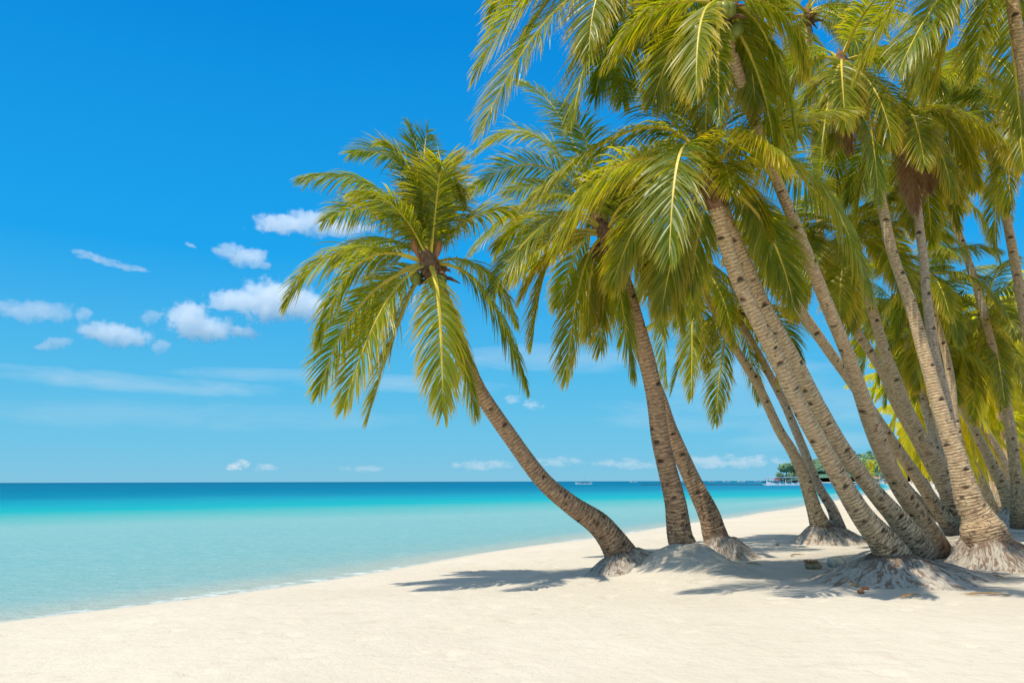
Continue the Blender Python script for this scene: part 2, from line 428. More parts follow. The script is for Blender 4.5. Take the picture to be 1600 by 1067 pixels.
def gz(x, y, detail=False):
    x = np.asarray(x, float); y = np.asarray(y, float)
    s = sdist(x, y)
    s = s + .25 * np.sin(y * .35 + x * .2) * np.clip(1 - abs(s) / 3, 0, 1)
    z = np.where(s > 0, .34 * (1 - np.exp(-np.maximum(s, 0) / 3.2)) + .004 * np.clip(s, 0, 60), np.maximum(s * .07, -3.0))
    for (bx, by, rx, ry, h) in BUMPS:
        d = ((x - bx) / rx) ** 2 + ((y - by) / ry) ** 2
        z = z + h * np.exp(-d * 1.4) * (1 + .30 * fbm(x * 2.1, y * 2.1, 5) + .10 * fbm(x * 8, y * 8, 6))
    if detail:
        near = np.clip(s / 1.5, 0, 1)
        z = z + near * (.045 * fbm(x * .7, y * .7, 3) + .020 * fbm(x * 3.1, y * 3.1, 9, 3))
        # trodden hollows
        c = 1.0 / .85
        ix = np.floor(x * c); iy = np.floor(y * c)
        for ox in (-1, 0, 1):
            for oy in (-1, 0, 1):
                jx = ix + ox; jy = iy + oy
                fx = (jx + _h(jx, jy, 71)) / c; fy = (jy + _h(jx, jy, 72)) / c
                on = _h(jx, jy, 73) < .55
                a = _h(jx, jy, 74) * 3.14
                ux = (x - fx) * np.cos(a) + (y - fy) * np.sin(a); uy = -(x - fx) * np.sin(a) + (y - fy) * np.cos(a)
                d = (ux / .15) ** 2 + (uy / .075) ** 2
                z = z - near * np.where(on, .042 * np.exp(-d) - .015 * np.exp(-((np.sqrt(d) - 1.5) ** 2) * 4), 0)
    return z
def hit(px, py):
    """ground point under a pixel"""
    d = ray(px, py); lo, hi = 3.0, 600.0
    y = 3.0
    while y < 600:
        p = P(px, py, y)
        if p.z <= float(gz(p.x, p.y)): break
        lo = y; y *= 1.01
    return P(px, py, (lo + y) / 2)

# ------------------------------------------------------------------ palm builder
def bez(P0, P1, P2, t):
    t = t[:, None]
    return (1 - t) ** 2 * P0 + 2 * (1 - t) * t * P1 + t ** 2 * P2, 2 * (1 - t) * (P1 - P0) + 2 * t * (P2 - P1)
def nrm(a): return a / np.maximum(np.linalg.norm(a, axis=-1, keepdims=True), 1e-9)
WIND = np.array([-.18, .05, -1.0]); WIND /= np.linalg.norm(WIND)
def frond_geo(P0, P1, P2, seed, L=.8, n=96, w=.0115, pet=.17, droop=1.6, age=.3, roll=0.0, seg=4, rib=True, lift=.22):
    R = np.random.RandomState(seed)
    P0, P1, P2 = (np.array(p, float) for p in (P0, P1, P2))
    hd = P2 - P0; hd[2] = 0
    if np.linalg.norm(hd) < .35: hd = P1 - P0; hd[2] = 0
    if np.linalg.norm(hd) < .05: hd = np.array([math.cos(seed), math.sin(seed), 0])
    hd = nrm(hd); S = np.cross(hd, [0, 0, 1.]); S = nrm(S)
    tt = np.linspace(0, 1, 60); pp, _ = bez(P0, P1, P2, tt)
    al = np.concatenate([[0], np.cumsum(np.linalg.norm(np.diff(pp, axis=0), axis=1))]); tot = al[-1]; al /= tot
    a_i = np.repeat(np.linspace(pet, .995, n), 2) + R.uniform(-.004, .004, 2 * n)
    a_i = np.clip(a_i, 0, 1)
    side = np.tile([1., -1.], n)
    t = np.interp(a_i, al, tt); base, T = bez(P0, P1, P2, t); T = nrm(T)
    N = np.cross(np.broadcast_to(S, T.shape), T); N = nrm(N)
    ro = roll * (1 + .8 * a_i)
    S2 = S * np.cos(ro)[:, None] + N * np.sin(ro)[:, None]; N2 = -S * np.sin(ro)[:, None] + N * np.cos(ro)[:, None]
    u = (a_i - pet) / (1 - pet)
    prof = np.interp(u, [0, .08, .35, .6, .85, 1], [.45, .75, 1., .95, .62, .30])
    Li = L * prof * R.uniform(.86, 1.1, 2 * n)
    A = np.radians(np.interp(u, [0, .5, 1], [30, 40, 70])) + R.normal(0, .05, 2 * n)
    d = S2 * (np.cos(A) * side)[:, None] + T * np.sin(A)[:, None] + N2 * (lift + R.normal(0, .09, 2 * n))[:, None]
    d = nrm(d)
    # groups of leaflets that hang together, and gaps torn by the wind
    clump = np.repeat(R.normal(0, .07, n // 5 + 2), 5)[:n]; d = nrm(d + T * np.repeat(clump, 2)[:, None])
    dr = droop * R.uniform(.7, 1.35, 2 * n)
    wp = [.55, 1., .9, .62, .08] if seg == 4 else [.7, 1., .08]
    tw = R.normal(0, .38, 2 * n)
    V = np.zeros((2 * n, seg + 1, 2, 3)); C = np.zeros((2 * n, seg + 1, 2, 4)); p = base.copy()
    rn = R.uniform(0, 1, 2 * n)
    for k in range(seg + 1):
        wv = T - np.sum(T * d, 1, keepdims=True) * d; wv = nrm(wv)
        bn = np.cross(d, wv); wv = wv * np.cos(tw)[:, None] + bn * np.sin(tw)[:, None]
        hw = wv * (w * wp[k] * (.8 + .4 * prof))[:, None]
        V[:, k, 0] = p - hw; V[:, k, 1] = p + hw
        C[:, k, :, 0] = k / seg; C[:, k, :, 1] = rn[:, None]; C[:, k, :, 2] = age; C[:, k, :, 3] = 1
        d = nrm(d + WIND * (dr / seg)[:, None] * (.55 + .45 * k / seg))
        p = p + d * (Li / seg)[:, None]
    keep = R.uniform(0, 1, 2 * n) > .03
    V = V[keep]; C = C[keep]; m = len(V); st = (seg + 1) * 2
    b = (np.arange(m) * st)[:, None, None]; k = np.arange(seg)[None, :, None]
    Q = (b + np.concatenate([k * 2, k * 2 + 1, k * 2 + 3, k * 2 + 2], axis=2)).reshape(-1, 4)
    V = V.reshape(-1, 3); C = C.reshape(-1, 4); mi = np.zeros(len(Q), int)
    if rib:
        K = 18; ns = 5
        aa = np.linspace(0, 1, K); t = np.interp(aa, al, tt); c, T = bez(P0, P1, P2, t); T = nrm(T)
        N = nrm(np.cross(np.broadcast_to(S, T.shape), T))
        r = np.interp(aa, [0, .06, .2, .6, 1], [.060, .040, .029, .017, .004]) * min(1.2, max(.6, tot / 2.6))
        ph = np.arange(ns) / ns * 2 * PI
        ring = c[:, None] + r[:, None, None] * (S[None, None] * np.cos(ph)[None, :, None] * 1.15 + N[:, None] * np.sin(ph)[None, :, None] * .8)
        i = np.arange(K - 1)[:, None]; j = np.arange(ns)[None]
        Qr = np.stack([i * ns + j, i * ns + (j + 1) % ns, (i + 1) * ns + (j + 1) % ns, (i + 1) * ns + j], -1).reshape(-1, 4) + len(V)
        Vr = ring.reshape(-1, 3); V = np.vstack([V, Vr]); C = np.vstack([C, np.tile([0, .5, age, 1.], (len(Vr), 1))])
        Q = np.vstack([Q, Qr]); mi = np.concatenate([mi, np.ones(len(Qr), int)])
    return V, Q, C, mi
def rand_frond(c, Lf, R, i, n, bias=None, lo=-70, hi=82):
    """a frond of a full crown: i of n, young ones upright, old ones hanging"""
    k = (i + .5) / n
    a = i * 2.39996 + R.uniform(-.35, .35)
    e = math.radians(hi + (lo - hi) * k ** .85 + R.uniform(-9, 9))
    h = np.array([math.cos(a), math.sin(a), 0.])
    Lq = Lf * R.uniform(.85, 1.1)
    e2 = max(e - math.radians(R.uniform(62, 92)), math.radians(-86))
    p1 = np.array(c) + Lq * .48 * (h * math.cos(e) + np.array([0, 0, math.sin(e)]))
    p2 = p1 + Lq * .62 * (h * math.cos(e2) + np.array([0, 0, math.sin(e2)]))
    if bias is not None: p2 = p2 + np.array(bias) * Lq
    return c, p1, p2, k

def crom(pts, step):
    """Catmull-Rom through rows of (x,y,z,r), resampled by arc length"""
    p = np.array(pts, float); p = np.vstack([2 * p[0] - p[1], p, 2 * p[-1] - p[-2]]); outp = []
    for i in range(1, len(p) - 2):
        for t in np.linspace(0, 1, 24, endpoint=False):
            a, b, c, d = p[i - 1], p[i], p[i + 1], p[i + 2]
            outp.append(.5 * (2 * b + (c - a) * t + (2 * a - 5 * b + 4 * c - d) * t * t + (-a + 3 * b - 3 * c + d) * t ** 3))
    outp.append(p[-2]); o = np.array(outp)
    al = np.concatenate([[0], np.cumsum(np.linalg.norm(np.diff(o[:, :3], axis=0), axis=1))])
    n = max(6, int(al[-1] / step)); s = np.linspace(0, al[-1], n)
    return np.stack([np.interp(s, al, o[:, k]) for k in range(4)], 1), s
def trunk_mesh(rows, seed, m, ns=34, step=.022):
    c, s = crom(rows, step); n = len(c); R = np.random.RandomState(seed)
    T = nrm(np.gradient(c[:, :3], axis=0)); ref = np.array([0, 1., 0])
    A = nrm(np.cross(T, ref)); B = np.cross(T, A)
    ph = np.arange(ns) / ns * 2 * PI
    PH = np.broadcast_to(ph, (n, ns)); SS = np.broadcast_to(s[:, None], (n, ns))
    lipw = .069; warp = s + .10 * fbm(s * 1.2, s * 0 + seed, seed)
    saw = (warp[:, None] / lipw + .08 * np.sin(PH + seed) + .12 * fbm(np.cos(PH) * 1.3 + 5, SS * 2.0 + np.sin(PH), seed + 3)) % 1.0
    r = c[:, 3][:, None] * (1 + .040 * (saw - .5) * np.clip(s / .8, .2, 1)[:, None]) * (1 + .07 * fbm(np.cos(PH) * 1.1 + 9, SS * 1.7 + np.sin(PH) * 1.1, seed + 7, 4))
    low = np.exp(-s / .9)[:, None]
    r = r * (1 + low * .26 * fbm(np.cos(PH) * 2.2 + 3, np.sin(PH) * 2.2 + SS * 1.3, seed + 11, 4))
    notch = np.zeros((n, ns)); k_ = .5
    while k_ < s[-1] - .5 and ns > 12:
        a0 = R.uniform(.35, 2.8) if R.rand() < .7 else R.uniform(0, 6.28)
        wa, hb = R.uniform(.038, .075) / c[min(n - 1, int(k_ / s[-1] * n)), 3], R.uniform(.018, .045)
        da = np.abs((PH - a0 + PI) % (2 * PI) - PI) / wa; ds = (SS - k_) / hb
        q = np.clip(1.25 - np.sqrt(da ** 2 + (ds - .35 * (1 - da ** 2)) ** 2 * np.where(ds < 0, 2.2, 1)), 0, 1)
        notch = np.maximum(notch, q); k_ += R.uniform(.22, .75) if k_ > 1.3 else R.uniform(.14, .34)
    notch = np.clip(notch * 2.2, 0, 1); r = r - .012 * notch
    global NOTCH; NOTCH = notch.ravel()
    V = c[:, None, :3] + r[..., None] * (A[:, None] * np.cos(PH)[..., None] + B[:, None] * np.sin(PH)[..., None])
    i = np.arange(n - 1)[:, None]; j = np.arange(ns)[None]
    Q = np.stack([i * ns + j, i * ns + (j + 1) % ns, (i + 1) * ns + (j + 1) % ns, (i + 1) * ns + j], -1).reshape(-1, 4)
    rr = float(np.median(c[:, 3])) / .17
    tcv = np.stack([np.cos(PH) * 1.0 + seed * 3.1, np.sin(PH) * 1.0, SS / rr ** .5], -1).reshape(-1, 3)
    return V.reshape(-1, 3), Q, tcv, c, T
def mound_mesh(name, parent, base, cx, cy, rx, ry, h, seed, rooty=1.0, skew=(0, 0)):
    nr, na = 30, 72
    rr = np.linspace(0, 1, nr)[:, None]; ph = (np.arange(na) / na * 2 * PI)[None]
    edge = 1 + .62 * fbm(np.cos(ph) * 2 + 4, np.sin(ph) * 2 + 4, seed) + .05 * np.sin(ph * 5 + seed)
    X = cx + rr * rx * edge * np.cos(ph) + skew[0] * (1 - rr) ** 1.5; Y = cy + rr * ry * edge * np.sin(ph) + skew[1] * (1 - rr) ** 1.5
    prof = np.cos(np.clip(rr * 1.06, 0, 1) * PI / 2) ** 1.7
    ridg = fbm(np.cos(ph) * 5 + 2, np.sin(ph) * 5 + rr * 1.4, seed + 5, 4)
    Z = gz(X, Y) + h * (prof + .20 * ridg * np.sin(np.clip(rr, 0, 1) * PI)) + (.13 * fbm(X * 7, Y * 7, seed, 5) + .22 * fbm(X * 2.3, Y * 2.3, seed + 9, 2) * np.clip(rr * 3, 0, 1)) * (1 - rr) - .05 * rr ** 3
    V = np.stack([X, Y, Z], -1).reshape(-1, 3) - np.array(base)
    i = np.arange(nr - 1)[:, None]; j = np.arange(na)[None]
    Q = np.stack([i * na + j, (i + 1) * na + j, (i + 1) * na + (j + 1) % na, i * na + (j + 1) % na], -1).reshape(-1, 4)
    tcv = np.stack([np.cos(ph) * (1 + .6 * rr) + seed, np.sin(ph) * (1 + .6 * rr), rr * .8 + 0 * ph], -1).reshape(-1, 3)
    ro = np.clip((1.12 - rr) * 1.1, 0, 1) * rooty * (1 + .5 * fbm(np.cos(ph) * 2, np.sin(ph) * 2 + rr, seed + 2)) + np.clip(.36 - rr, 0, .36) * 1.3 * rooty
    ro = np.where(rr > .93, 0, ro)
    R = random.Random(seed); mb = MB(); G3 = V.reshape(nr, na, 3)
    for k in range(int(34 * rooty)):
        a = R.uniform(0, na); u = R.uniform(.10, .3); e = R.uniform(.35, .85) * rooty; ps = []; rr_ = R.uniform(.005, .012); da = R.uniform(-.25, .25)
        while u < min(e, .97) and len(ps) < 26:
            i0 = min(nr - 2, int(u * (nr - 1))); fi = u * (nr - 1) - i0; j0 = int(a) % na; j1 = (j0 + 1) % na; fj = a - math.floor(a)
            p_ = (G3[i0, j0] * (1 - fj) + G3[i0, j1] * fj) * (1 - fi) + (G3[i0 + 1, j0] * (1 - fj) + G3[i0 + 1, j1] * fj) * fi
            ps.append(Vector(p_) + Vector((0, 0, rr_ * R.uniform(-1.3, .5)))); u += .035; da += R.uniform(-.16, .16); a += da
        if len(ps) > 3: mb.tube(ps, [rr_ * (1 - .8 * q / len(ps)) for q in range(len(ps))], 5)
    if mb.v: mb.build('root_strands', m_fiber, parent, smooth=True)
    return new_obj(name, mesh_np(name, V, Q, [m_mound], attrs={'tc': ('FLOAT_VECTOR', tcv), 'rooty': ('FLOAT', np.clip(ro, 0, 1.3).ravel())}), parent)

PALMS = {}
THICK = dict(A=.95, B=.97, C=.97, D=.9, E=.9, F=1, G=1, H=.98, I=.8, J=1.06, K=1.06, L=1.0, M=1.06, N=1.06, O=1.06, P=1.0, U=.95, V=1, W=1, X=1, T=.75, R=1.0)
def palm(key, pts, yb, label, fronds=(), nrand=0, yt=None, Lf=2.5, m=None, seed=1, group='coconut palms leaning over the beach', nuts=0, spathes=0,
         mound=None, age=(.15, .7), dead=0, lo=-70, hi=82, L=.8, seg=4, bias=None, n=112, gain=1.0, leaf=None, bury=.35, w=.0108, lists=True):
    """pts: (px, py, width px) from the ground up; yb / yt: distance of the base and of the crown"""
    yt = yb if yt is None else yt; m = m or m_trunk; leaf = leaf or m_leaf
    y0, y1 = pts[0][1], pts[-1][1]; rows = []
    for i_, (px, py, wd) in enumerate(pts):
        qa, qb = pts[max(i_ - 1, 0)], pts[min(i_ + 1, len(pts) - 1)]
        wd = wd * .94 * THICK.get(key, .85) * max(.78, math.cos(math.atan2(abs(qb[0] - qa[0]), abs(qb[1] - qa[1]))))
        f = (y0 - py) / (y0 - y1); y = yb + (yt - yb) * f
        p = P(px, py, y); rows.append((p.x, p.y, p.z, wd * .5 * y / F_PX))
    b = Vector(rows[0][:3]); d = (Vector(rows[0][:3]) - Vector(rows[1][:3])).normalized()
    base = Vector((b.x, b.y, float(gz(b.x, b.y))))
    e = b + d * bury; rows = [(e.x, e.y, e.z, rows[0][3] * 1.12)] + rows
    root = empty('palm_tree', base, label, 'palm tree', group)
    V, Q, tcv, c, T = trunk_mesh(rows, seed, m)
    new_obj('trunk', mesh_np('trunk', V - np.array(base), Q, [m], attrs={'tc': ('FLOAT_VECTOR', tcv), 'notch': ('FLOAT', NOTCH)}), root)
    if mound:
        for k, (dx, dy, rx, ry, h, *rest) in enumerate(mound):
            hb = max(.15, b.z - float(base.z)) if k == 0 else 0.0
            mound_mesh('root_mound', root, base, b.x + dx, b.y + dy, rx, ry, hb + h, seed + k, rest[0] if rest else 1.0, (-dx, -dy))
    top = c[-1, :3]; td = T[-1]; rt_ = c[-1, 3]
    # crown heart: fibrous sheaths and old leaf bases round the growing tip
    R = random.Random(seed * 7 + 1)
    mb = MB(); tp = Vector(top - np.array(base)); tdv = Vector(td); k_ = max(rt_, .085)
    mb.tube([tp - tdv * .30, tp - tdv * .12, tp + tdv * .05, tp + tdv * .25, tp + tdv * .36, tp + tdv * .44], [k_ * .95, k_ * 1.35, k_ * 1.6, k_ * 1.2, k_ * .6, k_ * .15], 12)
    for q in range(16):
        a = q * 2.4; sd = tdv.orthogonal().normalized(); sd = Matrix.Rotation(a, 3, tdv) @ sd
        o0 = tp + tdv * R.uniform(-.15, .12) + sd * k_ * 1.1
        dr = (sd * R.uniform(.7, 1.2) + tdv * R.uniform(-.2, .9) + Vector((0, 0, -.3))).normalized(); ln = R.uniform(.14, .34)
        mb.tube([o0, o0 + dr * ln * .5, o0 + dr * ln + Vector((0, 0, -.05))], [.045, .032, .008], 5)
    crown = mb.build('crown', [m_fiber], root, smooth=True)
    cc = np.array(top + td * .12)
    jobs = []
    for i, fr in enumerate(fronds):
        (cx, cy), (tx, ty) = fr[0], fr[1]; dyc, dyt = (fr[2] if len(fr) > 2 else (0, R.uniform(-.9, .9)))
        p1 = np.array(P(cx, cy, yt + dyc)); p2 = np.array(P(tx, ty, yt + dyt))
        ag = fr[3] if len(fr) > 3 else R.uniform(*age)
        jobs.append((cc, p1, p2, ag, fr[4] if len(fr) > 4 else 1.0, False))
    RR = random.Random(seed * 13 + 5)
    for i in range(nrand):
        c0, p1, p2, k = rand_frond(cc, Lf, RR, i, nrand, bias, lo, hi)
        jobs.append((c0, p1, p2, age[0] + (age[1] - age[0]) * (.15 + .85 * k), 1.0, False))
    for i in range(dead):
        a = RR.uniform(-2.7, -.5); h = np.array([math.cos(a), math.sin(a), 0])
        jobs.append((cc - td * .2, cc + h * .75 + np.array([0, 0, -.1]), cc + h * .55 + np.array([0, 0, -Lf * RR.uniform(.7, .95)]), .5, .75, True))
    for i, (c0, p1, p2, ag, lk, isdead) in enumerate(jobs):
        ag = max(.02, ag + RR.uniform(-.22, .30))
        V, Q, C, mi = frond_geo(c0, p1, p2, seed * 101 + i, L=L * lk * gain, n=n, w=w * gain, age=ag, roll=RR.uniform(-.35, .35),
                                droop=RR.uniform(.9, 1.7), lift=.16, seg=seg)
        fo = new_obj('frond', mesh_np('frond', V - np.array(base), Q, [m_dead, m_rib_dead] if isdead else [leaf, m_rib], mi, {'col': ('FLOAT_COLOR', C)}, smooth=False), crown)
        if isdead: fo['label'] = 'withered brown frond hanging down'; fo.name = 'dead_frond'
    for i in range(nuts):
        a = i * 2.2 + seed; r = .15 + .05 * (i % 3)
        cpos = Vector(cc - np.array(base)) + Vector((math.cos(a) * (r + .08), math.sin(a) * (r + .08), -.22 - .11 * (i % 3)))
        nb_ = MB(); nb_.blob(cpos, .105, sc=(.9, .9, 1.12), seg=12, ring=8); nb_.build('coconut', m_nut, crown, smooth=True)
    for i in range(spathes):
        a = i * 2.1 + 1; cpos = Vector(cc - np.array(base)); hv = Vector((math.cos(a), math.sin(a) * .5 - .4, 0))
        s_ = MB(); upz = [1, 1, -1][i % 3]
        p0 = cpos + hv * .12; p1 = p0 + hv * .12 + Vector((0, 0, .25 * upz)); p2 = p1 + Vector((hv.x * .03, hv.y * .03, .3 * upz))
        s_.tube([p0, (p0 + p1) / 2, p1, (p1 + p2) / 2, p2], [.02, .03, .055, .045, .006], 8); s_.build('flower_spathe', m_spathe, crown, smooth=True)
    PALMS[key] = root
    return root

# raised ground under the groups of palms (real heaps of blown sand)
def bump_at(px, py, rx, ry, h):
    p = hit(px, py); BUMPS.append((p.x, p.y, rx, ry, h))
BUMPS.append((2.88, 14.0, 1.05, .85, .56))
bump_at(1470, 872, 1.6, 1.3, .30)
bump_at(1520, 858, 1.2, 1.0, .18)

# ------------------------------------------------------------------ ground and water sheets
def axis(segs):
    o = [segs[0][0]]
    for (a, b, st) in segs:
        n = max(1, int(round((b - a) / st))); o += list(np.linspace(a, b, n + 1)[1:])
    return np.array(o)
def grid(xs, ys):
    X, Y = np.meshgrid(xs, ys); nx, ny = len(xs), len(ys)
    i = np.arange(ny - 1)[:, None]; j = np.arange(nx - 1)[None]
    Q = np.stack([i * nx + j, i * nx + j + 1, (i + 1) * nx + j + 1, (i + 1) * nx + j], -1).reshape(-1, 4)
    return X, Y, Q
xs = axis([(-7000, -400, 600), (-400, -40, 20), (-40, -8, 1.0), (-8, 16, .08), (16, 40, .4), (40, 160, 3), (160, 400, 10), (400, 7000, 600)])
ys = axis([(-2000, -60, 200), (-60, 2, 2), (2, 4, .2), (4, 22, .07), (22, 40, .3), (40, 120, 2), (120, 400, 6), (400, 1500, 22), (1500, 9000, 700)])
X, Y, Q = grid(xs, ys)
Z = gz(X, Y, True); S = sdist(X, Y)
Z = np.where((Y > 1500) | (Y < -400), np.minimum(Z, -2), Z)
lit = np.zeros_like(X); ZG = Z.copy()
for (px, py, r, k) in [(1470, 875, 2.6, .9), (1530, 850, 2.8, .8), (1380, 900, 1.7, .5), (1290, 838, 1.5, .6), (1120, 862, 1.2, .3), (1590, 800, 7, .6)]:
    p = hit(px, py); lit = np.maximum(lit, k * np.exp(-((X - p.x) ** 2 + (Y - p.y) ** 2) / r ** 2))
lit = np.maximum(lit, .55 * np.clip((X - (.50 * Y + 5)) / 6, 0, 1) * (Y > 15))
wet = np.clip(1.25 - ZG / .05, 0, 1)
ground = new_obj('sand_beach', mesh_np('sand_beach', np.stack([X, Y, Z], -1).reshape(-1, 3), Q, [m_sand],
                 attrs={'litter': ('FLOAT', lit.ravel()), 'wet': ('FLOAT', wet.ravel())}))
tag(ground, 'white sand beach with shallow hollows', kind='structure')
xs = axis([(-9000, -1000, 400), (-1000, -200, 40), (-200, -40, 5), (-40, 60, 1), (60, 300, 5), (300, 1000, 50), (1000, 9000, 800)])
ys = axis([(-2000, -60, 100), (-60, 0, 4), (0, 60, .8), (60, 300, 3), (300, 1000, 15), (1000, 9500, 300)])
X, Y, Q = grid(xs, ys); S = -sdist(X, Y)
qv = np.clip(S, 0, None) + .56 * np.clip(Y, 0, None) * np.clip(S / 6, 0, 1)
sea = new_obj('sea_water', mesh_np('sea_water', np.stack([X, Y, X * 0], -1).reshape(-1, 3), Q, [m_water],
              attrs={'q': ('FLOAT', qv.ravel()), 'off': ('FLOAT', S.ravel())}))
tag(sea, 'calm turquoise sea turning deep blue at the horizon', kind='structure')

# ------------------------------------------------------------------ the palms of the foreground
def FR(*a): return [x for x in a]
palm('A', [(968, 862, 64), (952, 838, 57), (932, 816, 52), (892, 788, 43), (848, 750, 37), (800, 686, 34), (750, 612, 30), (722, 550, 27), (700, 485, 26), (676, 425, 26)], 14.3,
     'short curved palm leaning far out over the sea at the left of the grove', yt=12.7, seed=3, m=m_trunk_b, spathes=3, nuts=5, age=(.15, .75), Lf=2.2,
     mound=[(-.05, -.15, .62, .75, .04)],
     fronds=FR(((606, 245), (472, 278), (.3, .2), .1), ((655, 210), (548, 240), (.2, .6), .15), ((655, 250), (668, 205), (.6, .9), .1), ((668, 245), (722, 300), (.3, -.2), .2),
               ((508, 345), (447, 475), (0, -.3), .35), ((545, 345), (500, 535), (-.3, -.8), .4), ((550, 430), (498, 615), (.3, .3), .6), ((600, 425), (538, 635), (-.5, -.7), .8),
               ((628, 455), (576, 652), (.3, .5), .7), ((690, 430), (692, 645), (-.9, -1.1), .75), ((712, 500), (742, 645), (-.2, -.1), .8), ((758, 395), (823, 602), (0, -.2), .3),
               ((755, 375), (806, 500), (.8, 1.2), .5), ((725, 318), (802, 330), (.3, .5), .25), ((600, 335), (520, 410), (.9, 1.4), .4), ((598, 285), (505, 345), (.5, 1.0), .2),
               ((640, 240), (600, 225), (-.2, -.4), .15), ((700, 260), (712, 245), (.6, .9), .15), ((600, 400), (560, 540), (.7, 1.4), .6), ((628, 300), (560, 300), (-.6, -.9), .2),
               ((690, 230), (690, 262), (-.5, -.7), .2), ((665, 300), (640, 200), (.2, .1), .1)))
palm('B', [(1068, 853, 48), (1062, 835, 43), (1055, 785, 37), (1043, 735, 33), (1032, 686, 31), (1023, 620, 30), (1010, 560, 30), (990, 490, 29), (972, 430, 27), (952, 378, 26)], 14.2,
     'slightly leaning palm with a dark trunk rising from the sand heap beside the curved one', yt=13.2, seed=5, m=m_trunk_b, Lf=2.4, nrand=7, lo=-20, nuts=4,
     fronds=FR(((880, 270), (765, 455), (-.3, -.5), .45), ((850, 320), (832, 535), (0, .2), .6), ((905, 375), (885, 592), (-.2, -.3), .45), ((962, 405), (988, 585), (-.4, -.5), .4),
               ((1005, 390), (1035, 480), (.2, .3), .5), ((915, 400), (920, 520), (.7, .9), .8), ((865, 345), (790, 440), (.8, 1.2), .6), ((1010, 320), (1060, 450), (.2, .5), .4),
               ((985, 240), (1050, 215), (.5, .9), .2), ((935, 225), (880, 160), (.4, .8), .15), ((955, 380), (940, 500), (.9, 1.1), .8)))
palm('C', [(1116, 832, 42), (1106, 800, 38), (1081, 748, 32), (1048, 674, 28), (1028, 616, 26), (1003, 555, 24), (982, 505, 23), (962, 440, 22), (935, 345, 21)], 17.4,
     'palm crossing behind the dark trunked one, its base on a root mound nearer the water', yt=16.6, seed=7, m=m_trunk_b, Lf=2.6, nrand=6, lo=-10,
     mound=[(.22, -.15, .85, .75, .03)],
     fronds=FR(((850, 200), (733, 300), (.2, .3), .3), ((860, 250), (735, 395), (-.3, -.4), .35), ((840, 140), (742, 240), (0, .1), .15), ((880, 130), (800, 125), (.4, .8), .2),
               ((840, 260), (775, 400), (.6, 1.0), .5), ((1000, 200), (1060, 300), (.5, .9), .4), ((900, 380), (870, 480), (.5, .7), .7), ((985, 300), (1040, 520), (.5, .7), .6)))
palm('D', [(1280, 818, 38), (1272, 795, 29), (1256, 744, 24), (1238, 705, 22), (1216, 669, 20), (1185, 603, 18), (1150, 546, 17), (1110, 475, 16), (1078, 408, 15)], 20.8,
     'slim palm sharing a mound with a paler one, left of the front trunks', yt=20.0, seed=9, Lf=3.0, nrand=12, nuts=6, lo=-45,
     mound=[(.35, -.1, 1.2, 1.0, .03)],
     fronds=FR(((1020, 400), (1042, 600), (-.3, -.4), .6), ((1085, 440), (1080, 620), (-.7, -.9), .5), ((1010, 380), (990, 500), (.3, .3), .6), ((1120, 400), (1140, 520), (.4, .5), .5)))
palm('E', [(1308, 818, 26), (1300, 795, 21), (1278, 757, 18), (1251, 691, 17), (1225, 630, 16), (1198, 577, 16), (1175, 535, 15), (1150, 495, 15)], 21.3,
     'thin pale grey palm leaning just behind the slim one on the shared mound', yt=21.0, seed=11, m=m_trunk_g, Lf=2.5, nrand=11, nuts=3, lo=-30,
     fronds=FR(((1130, 500), (1118, 660), (-.5, -.6), .6), ((1085, 480), (1050, 610), (0, 0), .5), ((1160, 480), (1185, 625), (.2, .3), .5), ((1210, 450), (1250, 560), (.2, .2), .4)))
palm('F', [(1393, 868, 66), (1377, 842, 57), (1352, 812, 46), (1331, 780, 38), (1295, 717, 34), (1248, 632, 31), (1213, 557, 30), (1174, 482, 29), (1145, 415, 27), (1112, 300, 25)], 13.0,
     'nearest leaning palm, the thick left trunk of the front pair on a big root mound', yt=11.5, seed=13, Lf=2.6, nrand=3, lo=30, L=.9, n=120, hi=86,
     mound=[(-.05, -.2, 1.45, 1.2, .05), (.8, .4, 1.25, 1.0, .34)],
     fronds=FR(((1060, 100), (822, 315), (.2, .2), .3, .95), ((960, 170), (868, 392), (-.8, -1.1), .45), ((1055, 120), (1046, 400), (-1.1, -1.5), .35), ((1085, 140), (1000, 15), (.6, 1.4), .1),
               ((1270, 150), (1358, 462), (-.4, -.5), .35, 1.1), ((1165, 250), (1205, 370), (.3, .4), .3, .6), ((1200, 300), (1240, 475), (.6, .9), .4), ((1020, 250), (958, 440), (.2, .4), .5),
               ((1060, 320), (1035, 480), (.8, 1.0), .5), ((1130, 160), (1170, 130), (1.0, 2.0), .1), ((1030, 120), (930, 110), (1.2, 2.0), .2)))
palm('G', [(1425, 845, 54), (1404, 812, 44), (1364, 766, 35), (1318, 704, 32), (1277, 634, 31), (1243, 568, 30), (1200, 492, 28), (1163, 410, 26), (1138, 350, 25), (1122, 300, 23)], 14.0,
     'second trunk of the front pair, running close along the right side of the nearest palm', yt=12.3, seed=15, Lf=2.4, nrand=3, lo=20, L=.88,
     fronds=FR(((1200, 200), (1300, 330), (.8, 1.3), .3), ((1190, 300), (1215, 440), (.7, .8), .5), ((1090, 330), (1080, 450), (.8, 1.1), .5)))
